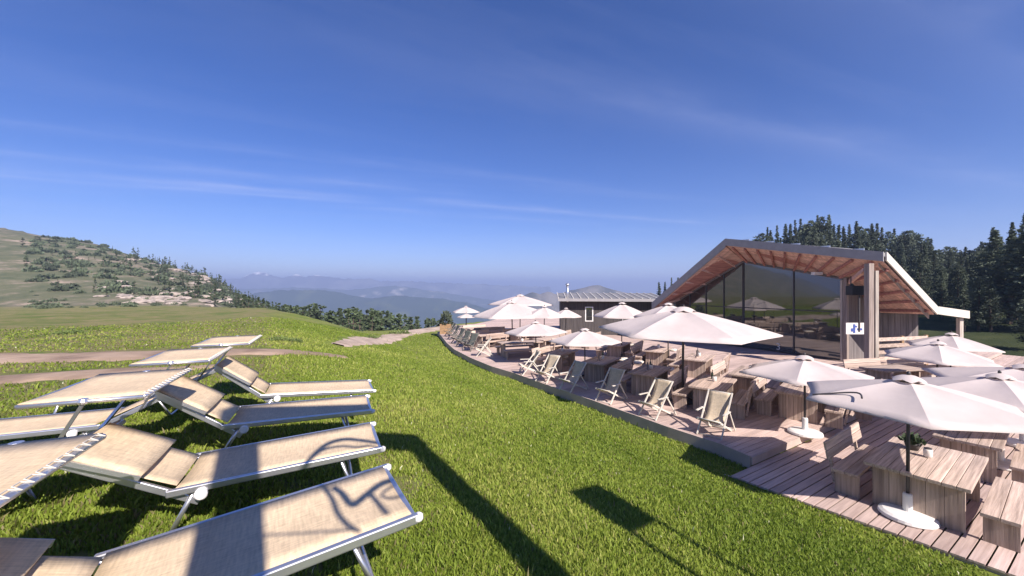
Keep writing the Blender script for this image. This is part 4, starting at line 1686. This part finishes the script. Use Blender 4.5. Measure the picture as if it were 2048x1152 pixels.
def bed_fabric(mb, x0, x1, W, z=0.0, sag=0.018, n=10, m=7):
    rows = []
    for i in range(n + 1):
        x = x0 + (x1 - x0) * i / n
        row = []
        for k in range(m):
            y = -W / 2 + W * k / (m - 1)
            row.append((x, y, z - sag * (1 - (2 * y / W) ** 2)))
        rows.append(row)
    mb.grid(rows)


def make_sunbed(back_deg, shade_up=False, lift=0.33):
    """foot toward +X, bend at the origin, top of the frame at z = 0 of child 'frame' space; root on the ground"""
    W, L, B = BED['W'], BED['L'], BED['B']
    t = empty("sun_bed")
    z = lift
    # frame: two rounded side rails and an end rail
    mb = MB()
    for s in (-1, 1):
        mb.beam((-0.05, s * W / 2, z - 0.012), (L + 0.02, s * W / 2, z - 0.012), 0.034, 0.05)
    mb.beam((L, -W / 2 + .018, z - 0.016), (L, W / 2 - .018, z - 0.016), 0.03, 0.035)
    fr = mb.build("frame", M['alu'], t, bevel=0.008)
    for s in (-1, 1):
        MB().lathe([(0.02, 0), (0.026, 0.01), (0.026, 0.03), (0.015, 0.04)], 10, (L + 0.02, s * W / 2, z - 0.03)).build("end_cap", M['white_paint'], fr, smooth=True)
    mb = MB()
    bed_fabric(mb, 0.0, L - 0.01, W - 0.03, z + 0.012)
    f = mb.build("seat_fabric", M['bed_fabric'], t, smooth=True)
    f.modifiers.new("thick", 'SOLIDIFY').thickness = 0.006
    # legs
    for x, xf in ((L - 0.30, L - 0.22), (0.10, -0.06)):
        mb = MB()
        g_ = z - 0.035
        mb.tube([(x, -W / 2 + .03, g_), (xf, -W / 2 + .05, 0.02), (xf, W / 2 - .05, 0.02), (x, W / 2 - .03, g_)], 0.016, 8)
        mb.build("leg", M['alu'], t, smooth=True)
    for s in (-1, 1):
        wh = MB()
        rows = []
        for yy, rr in ((-0.016, 0.032), (-0.009, 0.040), (0.009, 0.040), (0.016, 0.032)):
            rows.append([(0.15 + rr * math.cos(2 * math.pi * k / 18), s * (W / 2 + 0.026) + yy, z - 0.05 + rr * math.sin(2 * math.pi * k / 18)) for k in range(18)])
        wh.grid(rows, close=True)
        wh.f.append(tuple(len(wh.v) - 18 + k for k in range(18)))
        wh.f.append(tuple(len(wh.v) - 72 + k for k in range(18))[::-1])
        wh.build("hinge_disc", M['white_paint'], t, smooth=False)
    # backrest
    ca, sa = math.cos(R(back_deg)), math.sin(R(back_deg))
    rot = Matrix(((ca, 0, sa), (0, 1, 0), (-sa, 0, ca)))   # local -X goes up

    def bk(p):
        v = rot @ Vector(p)
        return Vector((v.x, v.y, v.z + z))

    def bb(mbs):
        mbs.v = [tuple(bk(p)) for p in mbs.v]
        return mbs
    mb = MB()
    for s in (-1, 1):
        mb.beam((0.17, s * (W / 2 - 0.045), -0.05), (-B, s * (W / 2 - 0.045), -0.012), 0.03, 0.05)
    mb.beam((-B, -W / 2 + .045, -0.016), (-B, W / 2 - .045, -0.016), 0.03, 0.035)
    b = bb(mb).build("backrest_frame", M['alu'], t, bevel=0.006)
    mb = MB()
    bed_fabric(mb, -B + 0.01, -0.01, W - 0.11, 0.014, n=6)
    f = bb(mb).build("backrest_fabric", M['bed_fabric'], b, smooth=True)
    f.modifiers.new("thick", 'SOLIDIFY').thickness = 0.006
    # sunshade
    sh = empty("sunshade")
    sh.parent = t
    SL = 0.44
    if not shade_up:
        for s in (-1, 1):
            mb = MB()
            mb.beam((-B - 0.02, s * (W / 2 + .01), 0.028), (-B + SL, s * (W / 2 + .01), 0.034), 0.022, 0.03)
            bb(mb).build("shade_rail", M['alu'], sh)
        mb = MB()
        bed_fabric(mb, -B - 0.02, -B + SL, W + 0.01, 0.055, sag=0.010, n=4)
        f = bb(mb).build("shade_fabric", M['bed_fabric'], sh, smooth=True)
        f.modifiers.new("thick", 'SOLIDIFY').thickness = 0.01
    else:
        zc, SW, x1 = 0.98, 1.04, -B + 0.30
        x0 = x1 - 0.66
        mb = MB()
        for s in (-1, 1):
            mb.tube([(x0, s * SW / 2, zc - 0.0), (x1, s * SW / 2, zc + 0.0)], 0.016, 8)
        mb.tube([(x0, -SW / 2, zc), (x0, SW / 2, zc)], 0.016, 8)
        mb.tube([(x1, -SW / 2, zc), (x1, SW / 2, zc)], 0.016, 8)
        mb.build("shade_frame", M['alu'], sh, smooth=True)
        mb = MB()
        bed_fabric(mb, x0, x1, SW, zc + 0.02, sag=0.012, n=5)
        f = mb.build("shade_fabric", M['bed_fabric'], sh, smooth=True)
        f.modifiers.new("thick", 'SOLIDIFY').thickness = 0.008
        for s in (-1, 1):
            mb = MB()
            mb.beam((x0 + 0.33, s * SW / 2, zc - 0.01), (-B + 0.28, s * (W / 2 + .02), z + 0.12), 0.035, 0.02, up=(1, 0, 0))
            mb.lathe([(0.028, -0.015), (0.034, 0.0), (0.028, 0.02)], 12, (x0 + 0.33, s * SW / 2, zc))
            mb.build("shade_arm", M['alu'], sh)
        mb = MB()
        zig = []
        for k in range(15):
            y = -SW / 2 + SW * (k + .5) / 15
            zig += [(x0 + 0.012, y - 0.012, zc + 0.024), (x0 - 0.022, y, zc + 0.012), (x0 + 0.012, y + 0.012, zc + 0.024)]
        mb.tube(zig, 0.0032, 5)
        mb.build("lacing", M['grey_paint'], sh)
    return t


FIT = [(-3.417, 5.557, -1.409, 0.437, -0.059, 0.584), (-2.986, 4.298, -1.372, 0.416, -0.013, 0.562),
       (-2.464, 3.084, -1.404, 0.439, 0.047, 0.504), (-1.825, 1.729, -1.33, 0.533, 0.094, 0.45)]
BLAB = ["farthest sun bed of the front row, fully sunlit, backrest raised", "front row sun bed, second from the back, with a shadow wedge",
        "front row sun bed with a broad post shadow and cable shadows", "nearest sun bed, cut by the bottom edge, with cable shadows"]
LIFT = 0.35
for (x, y, dz, yaw, tilt, ba), lab in zip(FIT, BLAB):
    o = make_sunbed(math.degrees(ba), lift=LIFT)
    zt = CAM_Z + dz
    o.location = (x, y, zt - LIFT)
    o.rotation_euler = Euler((0, -tilt, yaw))
    tag(o, lab, "sun bed", "sun beds on the lawn")
ax0 = Vector((math.cos(0.42), math.sin(0.42)))
SH = [(-3.35, 5.30, "rear row sun bed with raised shade, farthest one"), (-2.98, 4.22, "rear row sun bed with raised shade, second farthest"),
      (-2.50, 2.96, "rear row sun bed with raised shade, its pale canopy largest in view"), (-1.80, 1.52, "rear row sun bed with raised shade, cut by the left edge")]
proto = None
SHP = [((522, 672), (395, 692)), ((462, 696), (275, 723)), ((380, 740), (128, 815)), ((206, 873), (60, 960))]
for i, ((fr, nl), lab) in enumerate(zip(SHP, [s[2] for s in SH])):
    Hh = 0.80
    zc = CAM_Z - Hh
    p = P(fr[0], fr[1], zc)
    # canopy's far right corner fixes the bed (mirrored: foot toward -axis)
    yaw = 0.42 + math.pi
    ax = Vector((math.cos(yaw), math.sin(yaw)))
    sd = Vector((-math.sin(yaw), math.cos(yaw)))
    # corner in bed space: x = -B+0.30-0.66 (head end), y = -SW/2 (far side)
    cxl, cyl = -BED['B'] + 0.30 - 0.66, -0.52
    ox, oy = p.x - ax.x * cxl - sd.x * cyl, p.y - ax.y * cxl - sd.y * cyl
    if proto is None:
        proto = make_sunbed(24, shade_up=True, lift=LIFT)
        index_kids(proto)
        o = proto
    else:
        o = copy_tree(proto)
    o.location = (ox, oy, zc - 0.98)
    o.rotation_euler = (0, 0, yaw)
    tag(o, lab, "sun bed", "sun beds on the lawn")


# ------------------------------------------------------------------ what stands behind the camera and throws its shadow on the lawn
def build_portal():
    S = TO_SUN
    bedz = CAM_Z - 1.385

    def onbed(px, py, z=bedz):
        return P(px, py, z)
    A = onbed(482, 834)                       # shadow of the left post's top
    B = ground_at(822, 886)
    tt = 8.4
    E1 = A + S * tt
    t2 = (E1.z - B.z) / S.z
    E2 = B + S * t2
    pf = empty("timber_portal", (E1.x, E1.y, hz(E1.x, E1.y)))
    tag(pf, "timber portal frame of two posts and a crossbeam behind the camera", "timber frame")
    O = Vector(pf.location)
    for e in (E1, E2):
        g_ = hz(e.x, e.y) - 0.1
        MB().tube([Vector((e.x, e.y, g_)) - O, Vector((e.x, e.y, e.z)) - O], [0.17, 0.15], 14).build("post", M['post_wood'], pf, smooth=True)
    dd = (E2 - E1).normalized()
    MB().beam(E1 - dd * 0.14 - O, E2 + dd * 0.14 - O, 0.26, 0.36).build("crossbeam", M['post_wood'], pf)
    # cables hanging from it
    def cab(pxs, r, t):
        pts = [onbed(a, b) + S * t for a, b in pxs]
        out = []
        for i in range(len(pts) - 1):
            p0, p1, p2, p3 = pts[max(i - 1, 0)], pts[i], pts[i + 1], pts[min(i + 2, len(pts) - 1)]
            for k in range(5):
                u = k / 5
                out.append(0.5 * ((2 * p1) + (p2 - p0) * u + (2 * p0 - 5 * p1 + 4 * p2 - p3) * u * u + (3 * p1 - p0 - 3 * p2 + p3) * u ** 3))
        out.append(pts[-1])
        return out
    cb = empty("camera_cables", (E2.x, E2.y, E2.z))
    tag(cb, "tangled black cables hanging from the portal crossbeam behind the camera", "cables")
    C0 = Vector(cb.location)
    sets = [([(790, 893), (760, 893), (725, 886), (690, 882), (660, 888), (640, 900), (622, 918), (606, 940)], 0.026),
            ([(606, 940), (640, 905), (680, 896), (712, 900), (735, 898), (765, 905)], 0.016),
            ([(622, 960), (628, 985), (642, 1000), (655, 1020), (664, 1045), (680, 1068), (700, 1083)], 0.016),
            ([(658, 998), (672, 1008), (690, 1030), (705, 1022), (722, 1008), (745, 992), (770, 985), (800, 980)], 0.022),
            ([(722, 1008), (735, 1025), (752, 1050)], 0.016),
            ([(800, 980), (760, 1000), (745, 1015), (765, 1020), (800, 1010), (820, 1003)], 0.010),
            ([(520, 1084), (580, 1083), (640, 1081), (700, 1080)], 0.007),
            ([(690, 960), (715, 968), (728, 955), (722, 940)], 0.010)]
    mb = MB()
    for pxs, r in sets:
        mb.tube([p - C0 for p in cab(pxs, r * 1.5, 5.4 if min(q[1] for q in pxs) < 950 else 4.3)], r, 6)
    mb.build("cable", M['black'], cb, smooth=True)
    # sign board on two legs
    pts = [ground_at(1145, 1010), ground_at(1215, 980), ground_at(1296, 1015), ground_at(1226, 1059)]
    foot1 = pts[3]
    k = 6.2
    sb = empty("sign_board", (0, 0, 0))
    tag(sb, "square sign board on two legs behind the camera", "sign")
    tops = [p + S * (k + 0.0) for p in pts]
    c = sum(tops, Vector()) / 4
    sb.location = (c.x, c.y, hz(c.x, c.y))
    O = Vector(sb.location)
    # board: vertical panel whose shadow is the diamond
    zt, zb_ = c.z + 0.42, c.z - 0.30
    half = 0.36
    dirb = Vector((0.86, 0.5, 0))
    n = Vector((-0.5, 0.86, 0))
    MB().slab([Vector((0, 0, c.z - O.z)) + dirb * a + Vector((0, 0, b)) for a, b in ((-half, -.36), (half, -.36), (half, .36), (-half, .36))], n * 0.03).build("panel", M['post_wood'], sb)
    for a in (-1, 1):
        MB().beam(dirb * (a * (half - 0.03)) - n * 0.03 + Vector((0, 0, -0.2)), dirb * (a * (half - 0.03)) - n * 0.03 + Vector((0, 0, c.z - O.z + 0.3)), 0.05, 0.05).build("leg", M['post_wood'], sb)


build_portal()


# ------------------------------------------------------------------ trees
def make_conifer(height, rad, nleaf, leaf, mat, seed, pointed=1.0, bare=0.10, kind_name="conifer_tree"):
    random.seed(seed)
    t = empty(kind_name)
    mb = MB()
    pts, rs = [], []
    for i in range(6):
        f = i / 5
        pts.append((0.03 * height * 0.3 * math.sin(f * 3 + seed), 0.02 * height * 0.3 * math.cos(f * 4 + seed), height * (f * 0.97) - 0.3 * (i == 0)))
        rs.append(max(0.012, height * 0.020 * (1 - f) + 0.006))
    mb.tube(pts, rs, 7)
    for k in range(14):
        z = height * random.uniform(bare + 0.05, 0.8)
        a = random.uniform(0, 6.28)
        l = rad * (1 - z / height) ** 0.7 * 0.8
        mb.tube([(0, 0, z), (l * .6 * math.cos(a), l * .6 * math.sin(a), z + 0.02 * height), (l * math.cos(a), l * math.sin(a), z + 0.02 * height - 0.1 * l)], [height * 0.005, height * 0.003, 0.004], 4)
    mb.build("trunk", M['trunk'], t)
    # branch ends in uneven whorls
    branches = []
    nb = max(26, int(nleaf / 16))
    for k in range(nb):
        f = random.random() ** 0.8
        z = bare + (1 - bare) * f
        if pointed > 0.5:
            prof = (1 - f) ** 1.05 * (0.55 + 0.45 * min(1, f * 6 + 0.3)) + 0.015
        else:
            prof = math.sqrt(max(0, 1 - (2 * f - 0.85) ** 2 / 1.6)) * 0.85 * (1 if f < 0.97 else 0.5)
        a = random.uniform(0, 6.28)
        r_ = rad * prof * random.uniform(0.55, 1.12) * (1 + 0.16 * math.sin(3 * a + seed))
        branches.append((r_, a, z * height, random.uniform(0.6, 1.2)))
    st = {'i': 0}

    def fn():
        r_, a, z, w = branches[st['i'] % nb]
        st['i'] += 1
        q = random.uniform(0.30, 1.05)
        d = Vector((math.cos(a), math.sin(a), -0.12))
        s_ = (0.08 + 0.15 * q) * (0.22 + 0.78 * min(1.0, 1.5 * r_ / rad))
        p = Vector((r_ * q * math.cos(a), r_ * q * math.sin(a), z - 0.18 * r_ * q + 0.10 * r_ * q * q))
        p += Vector((random.gauss(0, 1), random.gauss(0, 1), random.gauss(0, 0.5))) * s_ * rad * 0.55 * w
        return p, d, (0.8 + 0.5 * w) * (0.55 + 0.45 * min(1.0, 1.6 * r_ / rad))
    leaf_cloud(nleaf, fn, leaf, "crown", mat, t, upright=0.25)
    random.seed(seed + 1000)
    index_kids(t)
    return t


def profile(px, pts):
    return float(np.interp(px, [p[0] for p in pts], [p[1] for p in pts]))


# wood behind the hut
protos = [make_conifer(9.0, 1.45 + 0.14 * k, 5200, 0.19, M['needles_dark'], 40 + k, pointed=(0.2 if k == 2 else 1.0), kind_name="stone_pine") for k in range(5)]
RP = [(1300, 576), (1322, 566), (1345, 545), (1380, 545), (1500, 478), (1525, 462), (1560, 450), (1600, 440), (1625, 435), (1660, 433), (1700, 441), (1740, 447), (1780, 455), (1820, 461), (1850, 472), (1885, 494), (1930, 499), (1955, 492), (1985, 460), (2010, 440), (2040, 426), (2150, 410), (2300, 405)]
spots = []
random.seed(3)
for px in np.arange(1512, 1990, 11):
    spots.append((px + random.uniform(-4, 4), random.uniform(66, 74), 1.0))
for px in np.arange(1515, 2010, 16):
    spots.append((px + random.uniform(-6, 6), random.uniform(56, 63), random.uniform(0.72, 0.95)))
for px in np.arange(1840, 2100, 26):
    spots.append((px + random.uniform(-6, 6), random.uniform(44, 52), random.uniform(0.78, 0.98)))
for px in np.arange(1880, 2130, 34):
    spots.append((px + random.uniform(-8, 8), random.uniform(33, 38), random.uniform(0.60, 0.88)))
for px in np.arange(1835, 2075, 17):
    spots.append((px + random.uniform(-5, 5), random.uniform(40, 46), random.uniform(0.78, 1.0)))
for px in np.arange(1905, 2090, 24):
    spots.append((px + random.uniform(-6, 6), random.uniform(27, 32), random.uniform(0.50, 0.75)))
for px in np.arange(1890, 2075, 15):
    spots.append((px + random.uniform(-5, 5), random.uniform(21, 25.5), random.uniform(0.22, 0.36)))
for px, Y in ((2022, 30), (2062, 28), (2110, 27), (1992, 33)):
    spots.append((px, Y, 0.985))
for px, Y in ((1318, 92), (1330, 90), (1343, 88), (1356, 86), (1372, 85), (1390, 84)):
    spots.append((px, Y, 1.0))
used = set()
for i, (px, Y, f) in enumerate(spots):
    x = (px - 1024) / FPX * Y
    zb_ = hz(x, Y)
    top = CAM_Z + (576 - profile(px, RP)) / FPX * Y * 1.0
    top = zb_ + (top - zb_) * f + random.uniform(-1.4, 0.5)
    hgt = top - zb_
    if hgt < 2.5:
        continue
    big = hgt > 13
    k = random.choice((0, 1, 2)) if px < 1960 else random.choice((3, 4, 2))
    p = protos[k]
    o = p if k not in used else copy_tree(p)
    used.add(k)
    sc_ = min(hgt, 15) / 9.0
    o.location = (x, Y, top - 9.0 * sc_)
    w_ = 1.0 * (0.85 if sc_ > 1.3 else 1) * (1.5 if px > 1985 and Y < 36 else 1)
    o.scale = (sc_ * random.uniform(0.8, 1.15) * w_, sc_ * random.uniform(0.8, 1.15) * w_, sc_)
    o.rotation_euler = (0, 0, random.uniform(0, 6.28))
    tag(o, "dark green conifer in the wood behind the hut", "tree", "conifers behind the hut")
    o['label'] = "dark green conifer in the wood behind the hut" if px < 1985 else "tall dark conifer at the right edge beside the hut"
for k, p in enumerate(protos):
    if k not in used:
        p.location = (60, 60, hz(60, 60))
        tag(p, "dark green conifer in the wood behind the hut", "tree", "conifers behind the hut")

# trees below the brow of the meadow and on the left hillside
hp = [make_conifer(5.0, 0.85 + 0.12 * k, 560, 0.30, M['needles'], 80 + k, pointed=(1.0 if k != 1 else 0.2), bare=0.05) for k in range(5)]
used = set()
TP = [(470, 588), (500, 597), (540, 606), (560, 613), (590, 620), (625, 615), (660, 626), (700, 624), (745, 627), (780, 633), (830, 638), (880, 642), (910, 648)]
sp2 = []
random.seed(5)
for px in np.concatenate([np.arange(470, 905, 6), np.arange(475, 900, 7.5), np.arange(500, 760, 13)]):
    Y = random.uniform(58, 100)
    sp2.append((px + random.uniform(-4, 4), Y, 'brow'))
tries = 0
while len(sp2) < 270 and tries < 4000:
    tries += 1
    px = random.uniform(40, 520)
    Y = random.uniform(84, 203)
    x = (px - 1024) / FPX * Y
    dens = 0.42 + 0.55 * float(vnoise(np.array([x * 0.05]), np.array([Y * 0.05]), 77)[0]) + 0.35 * smooth((px - 230) / 150)
    if random.random() < dens:
        sp2.append((px, Y, 'hill'))
for px in np.arange(300, 560, 9):
    sp2.append((px + random.uniform(-4, 4), random.uniform(190, 203), 'crest'))
for i, (px, Y, wh) in enumerate(sp2):
    x = (px - 1024) / FPX * Y
    zb_ = hz(x, Y)
    if wh == 'brow':
        top = CAM_Z - (profile(px, TP) + abs(random.gauss(0, 5)) - 576) / FPX * Y
        h_ = min(max(top - zb_, 3.0), 10.0)
    elif wh == 'crest':
        h_ = random.uniform(2.2, 5.0)
    else:
        h_ = random.uniform(2.2, 5.2) * (0.75 if px < 250 else 1.0)
    k = random.randrange(5)
    o = hp[k] if k not in used else copy_tree(hp[k])
    used.add(k)
    s_ = h_ / 5.0
    o.location = (x, Y, zb_ - 0.1)
    o.scale = (s_ * random.uniform(0.75, 1.1), s_ * random.uniform(0.75, 1.1), s_)
    o.rotation_euler = (0, 0, random.uniform(0, 6.28))
    if wh == 'brow':
        o.scale = (s_ * random.uniform(1.0, 1.6), s_ * random.uniform(1.0, 1.6), s_ * 1.12)
        tag(o, "conifer standing just below the far meadow edge", "tree", "conifers below the meadow edge")
    else:
        tag(o, "small conifer on the rocky left hillside", "tree", "conifers on the rocky hillside")

# shrubs and boulders on the hillside
shp = []
for k in range(4):
    random.seed(200 + k)
    t = empty("dwarf_shrub")

    def fnb():
        d = Vector((random.gauss(0, 1), random.gauss(0, 1), abs(random.gauss(0, .7)))).normalized()
        return Vector((d.x * (1 + .3 * math.sin(3 * d.y)), d.y, d.z * 0.75)) * random.uniform(0.6, 1.0), d, 1
    leaf_cloud(170, fnb, 0.42, "foliage", M['shrub'], t)
    index_kids(t)
    shp.append(t)
random.seed(9)
used = set()
for i in range(285):
    px = random.uniform(60, 600)
    Y = random.uniform(74, 200) if i > 30 else random.uniform(58, 80)
    x = (px - 1024) / FPX * Y
    k = random.randrange(4)
    o = shp[k] if k not in used else copy_tree(shp[k])
    used.add(k)
    s_ = random.uniform(0.8, 1.9) * (1.0 if Y > 90 else 0.45)
    o.location = (x, Y, hz(x, Y) - 0.15)
    o.scale = (s_ * 1.15, s_ * 1.15, s_ * random.uniform(0.9, 1.5))
    o.rotation_euler = (0, 0, random.uniform(0, 6.28))
    tag(o, "low green shrub on the rocky left hillside", "shrub", "shrubs on the rocky hillside")
rkp = []
for k in range(5):
    random.seed(300 + k)
    mb = MB()
    rows = []
    for i in range(8):
        ph = -math.pi / 2 + math.pi * i / 7
        row = []
        for j in range(11):
            th = 2 * math.pi * j / 11
            rr = 1 + 0.28 * math.sin(3 * th + k) * math.cos(ph) + random.uniform(-0.16, 0.16)
            row.append((rr * max(.03, math.cos(ph)) * math.cos(th) * 1.3, rr * max(.03, math.cos(ph)) * math.sin(th), rr * math.sin(ph) * 0.6))
        rows.append(row)
    mb.grid(rows, close=True)
    rkp.append(mb.build("boulder", M['rock']))
random.seed(10)
used = set()
for i in range(150):
    if i < 70:
        px, py0 = random.uniform(190, 560), None
        Y = random.uniform(78, 100)
    else:
        px = random.gauss(400, 75)
        Y = random.uniform(95, 190)
    x = (px - 1024) / FPX * Y
    k = random.randrange(5)
    if k in used:
        o = rkp[k].copy()
        COL.objects.link(o)
    else:
        o = rkp[k]
    used.add(k)
    s_ = random.uniform(0.35, 1.15) * (1.2 if i >= 70 else 1)
    o.location = (x, Y, hz(x, Y) + 0.1 * s_)
    o.scale = (s_ * 1.5, s_, s_ * 0.8)
    o.rotation_euler = (0, 0, random.uniform(0, 6.28))
    tag(o, "pale boulder lying on the rocky left hillside", "boulder", "boulders on the rocky hillside")

# low green bushes on the meadow edge
random.seed(12)
bush = None
for (px, py, s_, lab) in ((560, 682, 0.30, "low green bush on the meadow left of the gravel path"), (588, 684, 0.24, "smaller green bush right of the low meadow bush"),
                          (742, 676, 0.35, "little bush above the gravel path start"), (800, 668, 0.6, "rounded grassy bush at the gap in the gravel path"),
                          (140, 668, 0.32, "dark green bush at the left edge above the dirt road")):
    q = ground_at(px, py)
    if bush is None:
        bush = empty("green_bush")

        def fng():
            d = Vector((random.gauss(0, 1), random.gauss(0, 1), abs(random.gauss(0, .7)))).normalized()
            return Vector((d.x * 1.3, d.y, d.z * 0.6)) * random.uniform(0.5, 1.0), d, 1
        leaf_cloud(420, fng, 0.20, "foliage", M['bush'], bush)
        index_kids(bush)
        o = bush
    else:
        o = copy_tree(bush)
    o.location = q
    o.scale = (s_ * 1.3, s_, s_)
    o.rotation_euler = (0, 0, random.uniform(0, 6.28))
    tag(o, lab, "bush", "bushes on the meadow")


# ------------------------------------------------------------------ haze
def build_haze():
    m = bpy.data.materials.new("haze")
    m.use_nodes = True
    N, L = m.node_tree.nodes, m.node_tree.links
    for n in list(N):
        if n.type != 'OUTPUT_MATERIAL':
            N.remove(n)
    v = N.new("ShaderNodeVolumePrincipled")
    v.inputs["Color"].default_value = (0.52, 0.66, 1.0, 1)
    v.inputs["Density"].default_value = 0.00050
    v.inputs["Anisotropy"].default_value = 0.1
    L.new(v.outputs[0], N["Material Output"].inputs["Volume"])
    mb = MB()
    mb.box((0, 0, (-560 + 150) / 2), (19000, 19000, 710))
    o = mb.build("haze", m)
    tag(o, kind='stuff')


build_haze()
